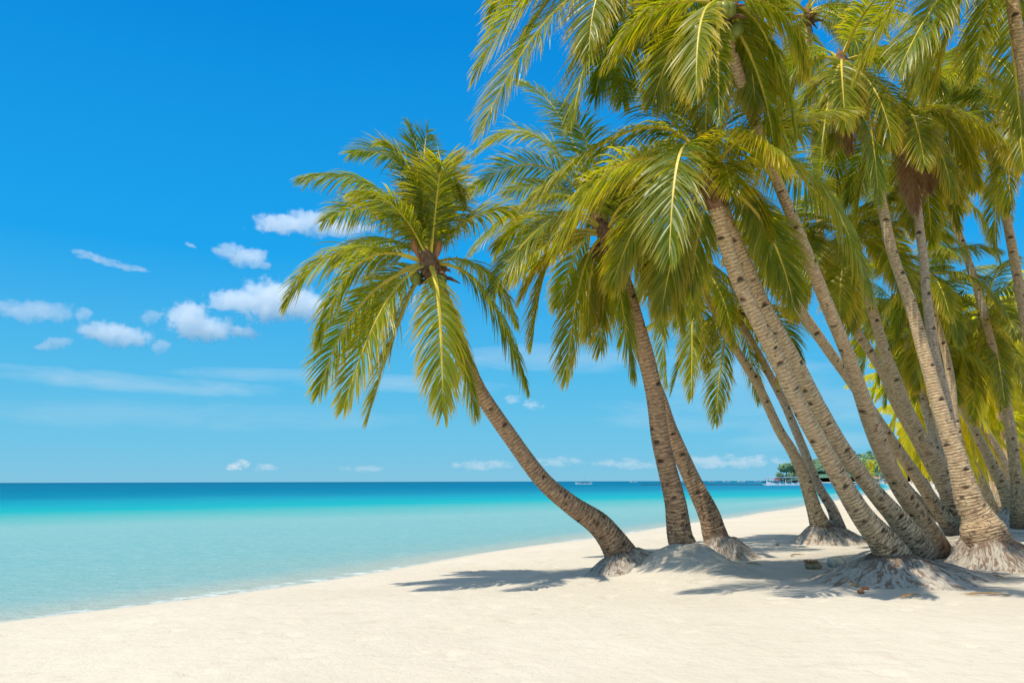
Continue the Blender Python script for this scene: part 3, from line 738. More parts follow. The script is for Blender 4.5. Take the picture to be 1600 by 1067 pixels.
palm('H', [(1452, 838, 46), (1436, 806, 37), (1404, 757, 33), (1371, 686, 32), (1344, 611, 27), (1325, 555, 25), (1298, 490, 24), (1268, 415, 23), (1240, 345, 22), (1215, 285, 21), (1190, 222, 21), (1165, 150, 22), (1143, 80, 20), (1127, 20, 20)], 15.4,
     'tall leaning palm whose crown of green coconuts reaches the top edge above the front pair', yt=10.4, seed=17, m=m_trunk, Lf=2.25, nrand=9, nuts=9, lo=-35, L=.72,
     fronds=FR(((1200, -10), (1242, 205), (0, 0), .3), ((1120, 90), (1125, 190), (-.9, -1.2), .3, .6), ((1170, 20), (1180, 160), (.5, .6), .5), ((1060, 20), (1020, 160), (.5, .8), .5)))
palm('I', [(1478, 812, 40), (1462, 790, 34), (1436, 750, 30), (1397, 695, 29), (1330, 596, 27), (1295, 548, 26), (1247, 478, 25), (1195, 390, 23), (1130, 270, 21), (1070, 155, 20), (1030, 85, 19), (1005, 40, 19), (985, -40, 18)], 18.0,
     'tallest leaning palm, its crown cut by the top edge left of the coconut palm', yt=12.2, seed=19, Lf=2.7, nrand=9, lo=-40, L=.88,
     fronds=FR(((850, -110), (742, 118), (0, .1), .45, 1.1), ((850, -20), (752, 205), (-.4, -.7), .5, 1.1), ((935, -20), (893, 195), (-.6, -.9), .35), ((840, -130), (765, 28), (.5, .9), .3),
               ((960, 0), (930, 150), (.3, .4), .4), ((1040, -40), (1085, 110), (-.2, -.2), .4), ((1060, -110), (1130, 60), (.3, .4), .3)))
palm('J', [(1492, 812, 34), (1484, 777, 29), (1462, 722, 26), (1438, 681, 24), (1416, 639, 22), (1399, 594, 20), (1385, 557, 18), (1371, 512, 17), (1357, 465, 16), (1347, 425, 15), (1335, 380, 15)], 18.2,
     'leaning palm reaching from the left side of the massive flared trunk', yt=17.6, seed=21, Lf=2.4, nrand=13, lo=-35, seg=4)
palm('K', [(1500, 808, 30), (1470, 752, 24), (1432, 685, 21), (1401, 631, 19), (1382, 586, 18), (1359, 549, 17), (1334, 512, 16), (1311, 470, 15), (1286, 425, 15), (1258, 375, 14)], 19.2,
     'leaning palm half hidden behind its neighbour, crown left of the tall pair', yt=18.6, seed=23, Lf=2.4, nrand=12, lo=-30, nuts=4, dead=1)
palm('L', [(1534, 826, 74), (1527, 808, 58), (1514, 782, 46), (1497, 722, 34), (1483, 681, 30), (1469, 639, 26), (1455, 591, 23), (1441, 541, 22), (1427, 490, 21), (1413, 448, 20), (1399, 410, 18), (1387, 365, 18), (1374, 300, 17), (1353, 225, 16), (1332, 155, 15), (1318, 105, 15)], 14.9,
     'massive flared trunk on a brown root dome at the right, tall crown above', yt=15.4, seed=25, m=m_trunk, Lf=2.7, nrand=12, nuts=5, lo=-55,
     mound=[(.12, -.1, 1.05, .95, .05, 1.25)],
     fronds=FR(((1356, 90), (1373, 315), (-.8, -1.1), .25), ((1250, 60), (1215, 200), (-.2, -.2), .4), ((1290, 130), (1280, 290), (-.5, -.6), .5)), dead=1)
palm('M', [(1530, 830, 36), (1508, 765, 24), (1489, 690, 19), (1475, 611, 16), (1463, 563, 15), (1455, 518, 15), (1447, 456, 14), (1443, 405, 14), (1436, 350, 14), (1427, 262, 13), (1414, 185, 13)], 15.9,
     'upright slender palm with yellow nuts right of the massive flared trunk', yt=15.9, seed=27, m=m_trunk_g, Lf=2.6, nrand=12, nuts=6, lo=-60,
     fronds=FR(((1480, 130), (1530, 285), (-.2, -.2), .9), ((1450, 240), (1455, 380), (.3, .4), .5)), dead=2)
palm('N', [(1520, 812, 22), (1506, 740, 16), (1492, 653, 13), (1486, 597, 13), (1477, 549, 12), (1463, 504, 12), (1445, 440, 11)], 20.5,
     'slender palm seen between the massive trunk and the curved one behind', yt=20.5, seed=29, m=m_trunk, Lf=2.5, nrand=12, lo=-40, seg=3 if False else 4)
palm('O', [(1492, 800, 20), (1469, 718, 15), (1447, 640, 14), (1428, 570, 13), (1415, 520, 12), (1402, 480, 12)], 24,
     'thin grey palm rising in the gap left of the massive flared trunk', yt=24, seed=31, m=m_trunk_g, Lf=2.4, nrand=12, lo=-45)
palm('P', [(1505, 800, 22), (1492, 751, 17), (1476, 697, 16), (1463, 640, 15), (1452, 590, 14), (1440, 545, 13)], 22.5,
     'thin palm whose trunk runs tight along the left edge of the massive one', yt=22.5, seed=33, m=m_trunk_g, Lf=2.1, nrand=10, lo=-30)
palm('Q', [(1580, 792, 36), (1570, 765, 27), (1552, 729, 23), (1523, 672, 18), (1498, 628, 15), (1482, 590, 14), (1462, 530, 13), (1450, 500, 13)], 26,
     'curved palm swinging left from a shaded mound in the grove', yt=25, seed=35, Lf=2.9, nrand=16, lo=-60, mound=[(.1, -.1, 1.3, 1.0, .03, .5)])
palm('R', [(1592, 806, 26), (1589, 760, 19), (1581, 690, 17), (1571, 625, 16), (1562, 580, 15), (1551, 540, 15), (1541, 500, 16)], 24,
     'upright palm with a shaggy fibrous neck at the right edge', yt=23.5, seed=37, Lf=3.0, nrand=20, nuts=4, lo=-55, dead=0)
palm('S', [(1700, 880, 60), (1672, 620, 42), (1635, 300, 32), (1612, 170, 28), (1596, 90, 26), (1583, 10, 25), (1572, -70, 24)], 13.2,
     'tall palm entering at the top right corner, leaning in from outside', yt=12.0, seed=39, Lf=2.9, nrand=12, lo=-40, L=.88, dead=0,
     fronds=FR(((1440, -130), (1338, 118), (0, .1), .55, 1.1), ((1480, -60), (1405, 110), (-.6, -.9), .45, 1.1), ((1500, -60), (1460, 150), (.6, .8), .4), ((1540, 0), (1520, 120), (-.2, -.3), .3)))
palm('T', [(1690, 840, 44), (1672, 700, 30), (1650, 500, 26), (1620, 330, 22), (1598, 225, 21), (1590, 190, 21)], 16.5,
     'palm at the right edge with orange nuts and a brown withered frond', yt=16.5, seed=41, Lf=2.7, nrand=14, nuts=6, lo=-60, dead=3,
     fronds=FR(((1540, 160), (1480, 300), (-.2, -.3), .4), ((1560, 130), (1450, 130), (.4, .9), .3)))
palm('U', [(1650, 830, 24), (1636, 700, 18), (1612, 560, 17), (1570, 330, 16), (1530, 190, 15), (1500, 110, 15)], 18.5,
     'palm deep in the grove, crown filling the gap under the top right fronds', yt=18.5, seed=43, Lf=2.9, nrand=18, lo=-60)
palm('V', [(1470, 812, 18), (1415, 757, 15), (1375, 686, 14), (1345, 611, 13), (1325, 555, 13), (1302, 490, 13), (1285, 400, 13), (1275, 250, 12), (1265, 120, 12), (1262, 30, 12)], 20.5,
     'tall background palm, crown between the coconut crown and the massive palm', yt=20, seed=45, Lf=3.0, nrand=14, lo=-40)
palm('W', [(1600, 805, 20), (1588, 733, 15), (1578, 660, 14), (1555, 560, 14), (1520, 430, 13), (1470, 290, 13)], 22.5,
     'background palm, arching yellow fronds behind the slender nut palm', yt=22.5, seed=47, Lf=3.0, nrand=14, lo=-30, age=(.3, .8))
palm('X', [(1520, 805, 20), (1498, 722, 15), (1472, 640, 14), (1442, 541, 14), (1415, 448, 13), (1385, 340, 13), (1362, 270, 13)], 24.5,
     'background palm, crown low behind the middle of the two tall right trunks', yt=24, seed=49, Lf=2.7, nrand=12, lo=-20)

def surface_root(key, pts, y):
    r = PALMS[key]; b = r.location; mb = MB(); ps = []
    for (px, py, wd) in pts:
        p = P(px, py, y) - b; ps.append((p.x, p.y, p.z, wd * .5 * y / F_PX))
    c, s_ = crom(ps, .05); T_ = [Vector(q[:3]) + Vector((0, 0, .02 * math.sin(i * 1.3))) for i, q in enumerate(c)]
    mb.tube(T_, [q[3] * (1 + .12 * math.sin(i * .9)) for i, q in enumerate(c)], 10); mb.build('surface_root', m_fiber, r, smooth=True)

# ------------------------------------------------------------------ the grove further along the beach: four kinds, copied
def proto(seed, H, lean):
    R = random.Random(seed)
    root = empty('palm_tree', (0, 0, 0), 'palm of the distant grove along the beach', 'palm tree', 'palms of the grove behind')
    top = Vector((-lean, .2, H)); mb = MB()
    pts = [Vector((.0, 0, -.3)), Vector((-lean * .12, 0, .6)), Vector((-lean * .35, .1, H * .4)), Vector((-lean * .7, .1, H * .72)), top]
    rows = [(*p, r) for p, r in zip(pts, (.26, .19, .14, .125, .12))]
    V, Q, tcv, c, T = trunk_mesh(rows, seed, m_trunk, ns=10, step=.12)
    new_obj('trunk', mesh_np('trunk', V, Q, [m_trunk], attrs={'tc': ('FLOAT_VECTOR', tcv), 'notch': ('FLOAT', NOTCH)}), root)
    Vs, Qs, Cs, ms = [], [], [], []; off = 0
    for i in range(20):
        c0, p1, p2, k = rand_frond(np.array(top), 3.4, R, i, 20, None, -68, 80)
        V, Q, C, mi = frond_geo(c0, p1, p2, seed * 31 + i, L=.85, n=40, w=.036, age=.25 + .6 * k, seg=2, droop=R.uniform(1.3, 2.2), roll=R.uniform(-.3, .3))
        Vs.append(V); Qs.append(Q + off); Cs.append(C); ms.append(mi); off += len(V)
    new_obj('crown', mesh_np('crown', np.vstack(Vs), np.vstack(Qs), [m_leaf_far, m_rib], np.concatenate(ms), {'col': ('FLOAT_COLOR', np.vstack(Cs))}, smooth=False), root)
    return root
protos = [proto(61, 7.4, 1.6), proto(62, 6.2, 2.4), proto(63, 8.6, .8), proto(64, 5.0, 1.8)]
spots = []
RG = random.Random(5)
# (px of the base, distance, kind, scale, turn)
for (px, y, k, sc) in [(1512, 38, 3, .9), (1538, 41, 3, .85), (1552, 36, 3, .8), (1570, 40, 3, .9), (1583, 47, 3, .9), (1600, 42, 3, .8), (1496, 52, 3, .95), (1524, 58, 3, .9), (1560, 56, 3, .9), (1548, 74, 3, .95), (1606, 62, 3, .9), (1530, 34, 0, 1.0), (1556, 30, 3, 1.0), (1610, 29, 1, 1.0), (1640, 33, 2, 1.0), (1588, 38, 2, 1.0), (1565, 44, 0, .95), (1545, 50, 1, 1.0), (1520, 46, 3, 1.05),
                       (1508, 56, 2, .9), (1620, 44, 0, 1.0), (1600, 52, 1, 1.0), (1575, 60, 2, .95), (1535, 66, 0, 1.0), (1500, 74, 1, 1.05), (1488, 64, 3, 1.1), (1515, 84, 2, 1.0),
                       (1480, 92, 0, 1.0), (1472, 112, 1, 1.0), (1555, 90, 0, 1.1), (1590, 80, 3, 1.2), (1630, 70, 2, 1.0), (1500, 120, 2, 1.0), (1540, 120, 1, 1.1), (1580, 110, 0, 1.1),
                       (1464, 140, 0, 1.0), (1486, 150, 3, 1.3), (1520, 160, 1, 1.2), (1455, 175, 1, 1.0), (1475, 190, 0, 1.0), (1620, 100, 1, 1.1), (1660, 52, 0, 1.0), (1660, 90, 2, 1.1)]:
    spots.append((px, y, k, sc))
used = set()
for (px, y, k, sc) in spots:
    p = P(px, 760, y); x = p.x; z = float(gz(x, y))
    o = protos[k] if k not in used else copy_tree(protos[k]); used.add(k)
    o.location = (x, y, z); a = RG.uniform(-.7, .7); o.rotation_euler = (0, 0, a); o.scale = (sc,) * 3
    o['label'] = 'distant grove palm with sunlit yellow green crown' if y > 62 else 'palm of the grove behind the right hand trunks'
# row of palms above the white beach across the bay
RG = random.Random(8)
for i in range(16):
    px = 1342 + i * 8.2 + RG.uniform(-2, 2); y = 520 - i * 14 + RG.uniform(-8, 8)
    p = P(px, 752, y); s = float(sdist(p.x, y))
    o = copy_tree(protos[i % 4]); o.location = (p.x, y, float(gz(p.x, y))); o.rotation_euler = (0, 0, RG.uniform(0, 6.2)); o.scale = (1.5 + RG.uniform(-.2, .25),) * 3
    o['label'] = 'tiny far palm in the row behind the white beach across the bay'; o['group'] = 'far palms across the bay'

# ------------------------------------------------------------------ wooded headland across the bay
m_hill = simple('hill_woodland', (.07, .15, .10), .95, .05, .6, .05)
m_wood, g = mat('woodland_leaves')
t = g.n('ShaderNodeNewGeometry').outputs['Position']
c = g.mix(g.mapr(g.noise(t, .05, 3), .35, .65), (.08, .19, .14, 1), (.24, .34, .13, 1))  # paler bluish greens: distance haze is painted into the leaf colour
c = g.mix(g.mapr(g.noise(t, .3, 4), .4, .7), c, (.09, .19, .13, 1))
out(g, pbsdf(g, c, .9, .1))
def hill_h(x, y):
    """height of the headland: low point at its tip, rising inland"""
    px = 800 + x / y * F_PX
    prof = np.interp(px, [1208, 1222, 1240, 1262, 1300, 1335, 1370, 1400, 1430, 1470, 1520, 1700], [0, 3, 12, 22, 26, 28.5, 30, 32, 38, 42, 46, 50])
    f = np.exp(-((y - 1000) / 170.) ** 2)
    return prof * f * (1 + .12 * fbm(x / 25, y / 25, 4))
xs = np.linspace(290, 760, 90); ys = np.linspace(800, 1300, 50)
X, Y, Q = grid(xs, ys)
Z = hill_h(X, Y) - 1.5
hill = new_obj('hill', mesh_np('hill', np.stack([X, Y, Z], -1).reshape(-1, 3), Q, [m_hill])); tag(hill, 'low wooded headland across the bay', kind='structure')
RH = np.random.RandomState(3)
leaf_q = []; NP = 2600
xx = RH.uniform(315, 720, NP); yy = RH.uniform(840, 1010, NP)
hz = hill_h(xx, yy); ok = (hz > 1.0); xx, yy, hz = xx[ok], yy[ok], hz[ok]
V = []
for x, y, z in zip(xx, yy, hz):
    r = RH.uniform(2.2, 4.4); m_ = 34
    dr = nrm(RH.normal(0, 1, (m_, 3))); dr[:, 2] = abs(dr[:, 2]) * 1.0
    c = np.array([x, y, z + r * .4]) + dr * r * RH.uniform(.7, 1.05, (m_, 1)) * np.array([1, 1, .9])
    a = nrm(np.cross(dr, RH.normal(0, 1, (m_, 3)))); b = np.cross(dr, a)
    sz = r * RH.uniform(.22, .4, (m_, 1))
    V.append(np.stack([c - a * sz - b * sz, c + a * sz - b * sz, c + a * sz + b * sz, c - a * sz + b * sz], 1).reshape(-1, 3))
V = np.vstack(V); Q = np.arange(len(V)).reshape(-1, 4)
wd = new_obj('woodland', mesh_np('woodland', V, Q, [m_wood], smooth=False)); tag(wd, 'dense green woodland covering the headland', 'woodland', kind='stuff')
# taller single trees at the tip and on the ridge
def far_tree(px, y, h, r, seed, label):
    p = P(px, 750, y); z0 = max(0.3, float(hill_h(np.array(p.x), np.array(y)))) if y > 840 else .3
    R = np.random.RandomState(seed); root = empty('broadleaf_tree', (p.x, y, z0), label, 'tree', 'trees on the headland')
    mb = MB(); mb.tube([(0, 0, -2), (.3, 0, h * .4), (.1, 0, h * .8)], [r * .10, r * .07, r * .03], 7); mb.build('trunk', m_trunk_s, root)
    m_ = 420; dr = nrm(R.normal(0, 1, (m_, 3)))
    lob = nrm(R.normal(0, 1, (7, 3))) * r * .5 * np.array([1, 1, .6]); ce = lob[R.randint(0, 7, m_)] + np.array([0, 0, h * .72])
    c = ce + dr * r * .55 * R.uniform(.5, 1.05, (m_, 1)); a = nrm(np.cross(dr, R.normal(0, 1, (m_, 3)))); b = np.cross(dr, a); sz = r * R.uniform(.07, .14, (m_, 1))
    V = np.stack([c - a * sz - b * sz, c + a * sz - b * sz, c + a * sz + b * sz, c - a * sz + b * sz], 1).reshape(-1, 3)
    new_obj('crown', mesh_np('crown', V, np.arange(len(V)).reshape(-1, 4), [m_wood], smooth=False), root)
far_tree(1219, 860, 9, 5, 1, 'small dark tree at the very tip of the headland')
far_tree(1229, 865, 19, 8, 2, 'tall round tree near the tip of the headland behind the outrigger boat')
far_tree(1241, 880, 15, 8, 3, 'round tree just right of the tall one on the headland')
far_tree(1336, 1000, 10, 3.5, 4, 'lone tree poking above the ridge between the front trunks')
far_tree(1361, 1000, 9, 4, 5, 'small tree on the ridge right of the white tower')
far_tree(1410, 990, 12, 6, 6, 'dark bushy tree on the ridge beside the hilltop houses')
m_white = simple('white_paint', (.75, .75, .73), .5, .3, .08)
m_roof = simple('grey_roof', (.22, .24, .30), .7, .2, .2)
m_win = simple('window_glass', (.05, .07, .10), .15, .5, .1)
m_thatch = simple('thatch', (.30, .22, .13), .9, .1, .3, 2)
def house(px, py, y, w, d, h, label, roofc, z=None):
    p = P(px, py, y); root = empty('house', (p.x, y, p.z if z is None else z), label, 'house')
    a = MB(); a.box((0, 0, h / 2 - 2), (w / 2, d / 2, h / 2 + 2)); a.build('wall', m_white, root)
    b = MB(); hw, hd = w / 2 + .5, d / 2 + .5
    b.add([(-hw, -hd, h), (hw, -hd, h), (hw, hd, h), (-hw, hd, h), (-hw * .5, 0, h + w * .22), (hw * .5, 0, h + w * .22)], [(0, 1, 5, 4), (1, 2, 5), (2, 3, 4, 5), (3, 0, 4), (3, 2, 1, 0)]); b.build('roof', roofc, root)
    n = max(2, int(w / 3))
    for i in range(n):
        c = MB(); c.box((-w / 2 + (i + .5) * w / n, -d / 2 - .05, h * .55), (w / n * .28, .06, h * .2)); c.build('window', m_win, root)
house(1419, 709, 985, 6.5, 6, 4.5, 'grey roofed hilltop house on the far headland', m_roof)
house(1428, 709, 985, 7.5, 6, 4.6, 'white hilltop house with a pale roof right of the grey roofed one', m_white)
house(1347.5, 716, 975, 2.4, 2.4, 4.0, 'small white tower on the ridge of the headland', m_roof)
for i, (px, w, lb) in enumerate([(1363, 6, 'small beach hut at the left end of the far white beach'), (1373, 5, 'middle beach hut on the far white beach'), (1384, 6, 'beach hut at the right of the far white beach')]):
    p = P(px, 750.5, 470); house(px, 750.5, 470 - 4 * i, w, 5, 2.6, lb, m_thatch, z=max(.3, float(gz(p.x, 470 - 4 * i))))

# ------------------------------------------------------------------ boats, pontoon, float line
m_hullw = simple('boat_white', (.78, .80, .80), .35, .5, .06)
m_hullb = simple('boat_blue', (.03, .16, .34), .4, .5, .1)
m_red = simple('red_canvas', (.62, .12, .09), .7, .2, .1)
m_wood2 = simple('bamboo', (.45, .40, .30), .6, .3, .2)
m_dark = simple('dark_wood', (.035, .05, .075), .8, .2, .3)
def hull_mb(Lh, w, h, mb, m=0, y0=0., z0=-.3):
    n = 11; vs = []; fs = []
    for i in range(n):
        t = i / (n - 1) * 2 - 1; ww = w * (1 - abs(t) ** 2.4) + .03; sh = h * (1 + .75 * abs(t) ** 3); x = t * Lh / 2
        vs += [(x, y0 - ww / 2, z0 + sh), (x, y0 - ww * .33, z0 + .1), (x, y0, z0 - .12), (x, y0 + ww * .33, z0 + .1), (x, y0 + ww / 2, z0 + sh)]
    for i in range(n - 1):
        for k in range(4): fs.append((i * 5 + k, i * 5 + k + 1, i * 5 + k + 6, i * 5 + k + 5))
        fs.append((i * 5 + 4, i * 5, i * 5 + 5, i * 5 + 9))
    mb.add(vs, fs, m)
def outrigger(px, py, y, Lh, rot, label, mast=True, canopy=True, cm=None, hm=None, group='outrigger boats on the bay'):
    p = P(px, py, y); root = empty('outrigger_boat', (p.x, y, 0), label, 'boat', group); root.rotation_euler = (0, 0, rot)
    a = MB(); hull_mb(Lh, Lh * .11, Lh * .085, a); a.build('hull', hm or m_hullw, root)
    for sd in (-1, 1):
        a = MB(); yy = sd * Lh * .27; a.tube([(-Lh * .46, yy, .45), (-Lh * .38, yy, .12), (0, yy, .08), (Lh * .38, yy, .12), (Lh * .46, yy, .45)], [.06, .13, .14, .13, .06], 6); a.build('outrigger_float', m_hullw, root)
    for t in (-.25, 0, .25):
        a = MB(); a.tube([(t * Lh, -Lh * .27, .1), (t * Lh, -Lh * .12, Lh * .09), (t * Lh, Lh * .12, Lh * .09), (t * Lh, Lh * .27, .1)], [.07] * 4, 5); a.build('cross_beam', m_wood2, root)
    if canopy:
        a = MB(); a.box((0, 0, Lh * .19), (Lh * .27, Lh * .07, .07)); a.build('canopy', cm or m_hullw, root)
        for t in (-.25, 0, .25):
            for sd in (-1, 1):
                a = MB(); a.tube([(t * Lh, sd * Lh * .05, .2), (t * Lh, sd * Lh * .05, Lh * .19)], [.05, .05], 5); a.build('post', m_wood2, root)
    if mast:
        a = MB(); a.tube([(.05 * Lh, 0, .3), (.05 * Lh, 0, Lh * .42)], [.09, .05], 6); a.build('mast', m_wood2, root)
    return root
outrigger(912, 755.5, 520, 11, .25, 'small white outrigger boat alone on the blue water left of the dark trunk')
outrigger(990, 752, 1500, 14, .1, 'tiny far boat on the horizon left of the dark trunk', canopy=False)
outrigger(1068, 752, 1300, 13, .2, 'tiny boat with a red canopy on the horizon between two leaning trunks', cm=m_red)
for px, lb in ((1112, 'tiny white boat on the horizon, leftmost of the far row'), (1135, 'tiny white boat on the horizon, second of the far row'), (1158, 'tiny white boat on the horizon, third of the far row'), (1184, 'tiny boat on the horizon just left of the dark pontoon')):
    outrigger(px, 752, 1600, 14, .3 * (px % 3 - 1), lb, mast=False)
# big moored boat with long roof
p = P(1226, 758, 330)
bt = empty('ferry_boat', (p.x, 330, 0), 'white moored passenger outrigger with a flat roof and red canvas, partly behind the slim trunk', 'boat'); bt.rotation_euler = (0, 0, .05)
a = MB(); hull_mb(15, 1.7, 1.15, a); a.build('hull', m_hullw, bt)
for sd in (-1, 1):
    a = MB(); a.tube([(-8, sd * 3.2, .55), (-7.2, sd * 3.2, .22), (0, sd * 3.2, .2), (7, sd * 3.2, .22), (7.8, sd * 3.2, .5)], [.07, .17, .18, .17, .07], 7); a.build('outrigger_float', m_hullw, bt)
for t in (-5, -2.6, 0, 2.6, 5):
    a = MB(); a.tube([(t, -3.2, .25), (t, -1, .95), (t, 1, .95), (t, 3.2, .25)], [.08] * 4, 5); a.build('cross_beam', m_hullw, bt)
a = MB(); a.box((.8, 0, 3.35), (6.2, 1.3, .08)); a.build('roof', m_hullw, bt)
a = MB(); a.box((1.6, 0, 2.95), (5.0, 1.2, .12)); a.build('roof_awning', m_roof, bt)
a = MB(); a.box((-3.2, -.8, 2.35), (1.0, .5, .35)); a.build('red_awning', m_red, bt)
for t in (-5.2, -2.6, 0, 2.6, 5.2, 6.8):
    for sd in (-1, 1):
        a = MB(); a.tube([(t, sd * 1.05, .6), (t, sd * 1.05, 3.3)], [.06, .06], 5); a.build('post', m_hullw, bt)
a = MB(); a.tube([(2.5, 0, .8), (2.5, 0, 5.6)], [.10, .06], 6); a.build('mast', m_wood2, bt)
# people standing aboard
def person(root_loc, hgt, shirt, label, ry=0):
    me = bpy.data.meshes.new('person'); J = [(0, 0, .52), (0, 0, .62), (0, 0, .80), (0, 0, .86), (0, 0, .93), (.055, 0, .50), (.06, 0, .27), (.06, 0, .02), (-.055, 0, .50), (-.06, 0, .27), (-.06, 0, .02),
                                             (.11, 0, .80), (.14, 0, .62), (.14, .03, .45), (-.11, 0, .80), (-.14, 0, .62), (-.14, .03, .45), (0, 0, .985)]
    E = [(0, 1), (1, 2), (2, 3), (3, 4), (4, 17), (0, 5), (5, 6), (6, 7), (0, 8), (8, 9), (9, 10), (2, 11), (11, 12), (12, 13), (2, 14), (14, 15), (15, 16)]
    me.from_pydata([tuple(c * hgt for c in j) for j in J], E, []); me.materials.append(shirt)
    o = new_obj('person', me, None, root_loc); o.rotation_euler = (0, 0, ry)
    md = o.modifiers.new('skin', 'SKIN'); rr = [.075, .07, .08, .035, .055, .05, .038, .028, .05, .038, .028, .035, .026, .02, .035, .026, .02, .045]
    for v, r in zip(me.skin_vertices[0].data, rr): v.radius = (r * hgt, r * hgt * .8)
    me.skin_vertices[0].data[0].use_root = True
    o.modifiers.new('sub', 'SUBSURF').levels = 1
    tag(o, label, 'person'); return o
m_shirt = simple('blue_shirt', (.08, .16, .30), .8, .1); m_shirt2 = simple('dark_shirt', (.06, .05, .06), .8, .1)
person((p.x - 1.2, 330, .85), 1.7, m_shirt, 'tiny person in blue standing aboard the moored passenger boat')
person((p.x + .1, 330.2, .85), 1.65, m_shirt2, 'tiny person in dark clothes standing aboard the moored passenger boat')
# pontoon with a roof
p = P(1205, 752, 900)
pn = empty('floating_pontoon', (p.x, 900, 0), 'dark roofed pontoon on the horizon left of the headland', 'pontoon')
a = MB(); a.box((0, 0, .5), (9, 3, .7)); a.build('deck', m_dark, pn)
a = MB(); a.add([(-8, -3, 3.6), (8, -3, 3.6), (8, 3, 3.6), (-8, 3, 3.6), (-7, 0, 4.6), (5, 0, 4.6)], [(0, 1, 5, 4), (1, 2, 5), (2, 3, 4, 5), (3, 0, 4), (3, 2, 1, 0)]); a.build('roof', m_roof, pn)
for t in (-7, -3.5, 0, 3.5, 7):
    a = MB(); a.tube([(t, -2.5, 1), (t, -2.5, 3.6)], [.15, .15], 5); a.build('post', m_dark, pn)
# low moored raft with blue hull by the far beach
p = P(1345, 755.5, 400)
outrigger(1345, 756, 400, 14, .0, 'long narrow boat pulled up off the far white beach', canopy=False, mast=False, hm=m_hullb, group='outrigger boats on the bay')
outrigger(1272, 752.5, 700, 14, .1, 'white boat moored under the headland behind the thin pale trunk', mast=False, canopy=False)
# float line
me_float = None
for i in range(46):
    t = i / 45; px = 1004 + 196 * t; y = 400 - 30 * t; p = P(px, 757, y)
    if me_float is None:
        a = MB(); a.tube([(-.75, 0, .08), (-.6, 0, .08), (.6, 0, .08), (.75, 0, .08)], [.1, .24, .24, .1], 8)
        o = a.build('float', m_dark, None, (p.x, y, 0)); me_float = o.data; first = o
    else:
        o = first.copy(); COL.objects.link(o); o.location = (p.x, y, 0)
    o.scale = (1.0 + .5 * ((i * 7) % 3), 1, 1)
    tag(o, 'dark float of the swimming line stretched across the water', 'float', 'floats of the swimming line')

# ------------------------------------------------------------------ small things on the sand
m_husk = simple('husk', (.42, .27, .14), .9, .1, .4, 9); m_stone = simple('pale_stone', (.52, .46, .34), .9, .1, .2, 8)
gp = hit(1271, 890)
root = empty('coconut_husk', (gp.x, gp.y, gp.z), 'brown coconut husk on a little sand hump left of the big root mound', 'coconut husk')
a = MB(); a.blob((0, 0, .07), .15, sc=(1.0, .8, .62), seg=16, ring=10, rnd=.07, seed=4); a.build('husk', m_husk, root, smooth=True)
a = MB()
for i in range(9):
    q = i * .7; a.tube([(.07 * math.cos(q) - .03, .07 * math.sin(q), .12), (.10 * math.cos(q) - .03, .10 * math.sin(q), .15), (.13 * math.cos(q) - .04, .12 * math.sin(q), .14)], [.03, .024, .008], 5)
a.build('husk_fibre', m_spathe, root)
gp = hit(1307, 886)
a = MB(); a.blob((0, 0, .08), .16, sc=(1.1, .8, .75), seg=16, ring=10, rnd=.06, seed=8)
tag(a.build('stone', m_stone, None, (gp.x, gp.y, gp.z), smooth=True), 'pale rounded stone half in the sand beside the brown husk', 'stone')
RL = random.Random(12)
bits = []
for i, (px, py) in enumerate([(1336, 917), (1328, 915), (1352, 921), (1372, 914), (1391, 911), (1408, 916), (1318, 908), (1437, 905), (1361, 912), (1427, 919), (1299, 906), (1345, 926)]):
    gp = hit(px, py); a = MB(); r = RL.uniform(.035, .075)
    a.blob((0, 0, r * .4), r, sc=(RL.uniform(.9, 1.6), .9, .6), seg=9, ring=6, rnd=.2, seed=i)
    o = a.build('husk_fragment', [m_husk, m_stone, m_spathe][i % 3], None, (gp.x, gp.y, gp.z), smooth=True); o.rotation_euler = (0, 0, RL.uniform(0, 3))
    tag(o, 'small bit of husk lying at the foot of the big root mound', 'husk fragment', 'bits of husk below the root mound')

m_dryleaf = simple('dry_leaf', (.34, .22, .11), .9, .1, .3, 9)
RL = random.Random(31)
for i, (px, py) in enumerate([(1462, 905), (1520, 895), (1556, 902), (1590, 888), (1490, 918), (1245, 868), (1215, 852), (1575, 870), (1178, 882), (1350, 848), (1540, 930), (1422, 932)]):
    gp = hit(px, py); a = MB(); ang = RL.uniform(0, 3.1); ln = RL.uniform(.12, .30); dx, dy = math.cos(ang) * ln, math.sin(ang) * ln
    for k in range(3):
        o_ = RL.uniform(-.05, .05); pts_ = [(-dx, -dy + o_, .012), (-dx * .3, -dy * .3 + o_ * 1.5, .035), (dx * .4, dy * .4 - o_, .03), (dx, dy - o_ * 2, .012)]
        a.tube(pts_, [.004, .011, .009, .002], 4)
    tag(a.build('dry_leaf_scrap', m_dryleaf, None, (gp.x, gp.y, gp.z)), 'dry scrap of palm leaf lying on the shaded sand under the grove', 'leaf scrap', 'dry leaf scraps on the sand')

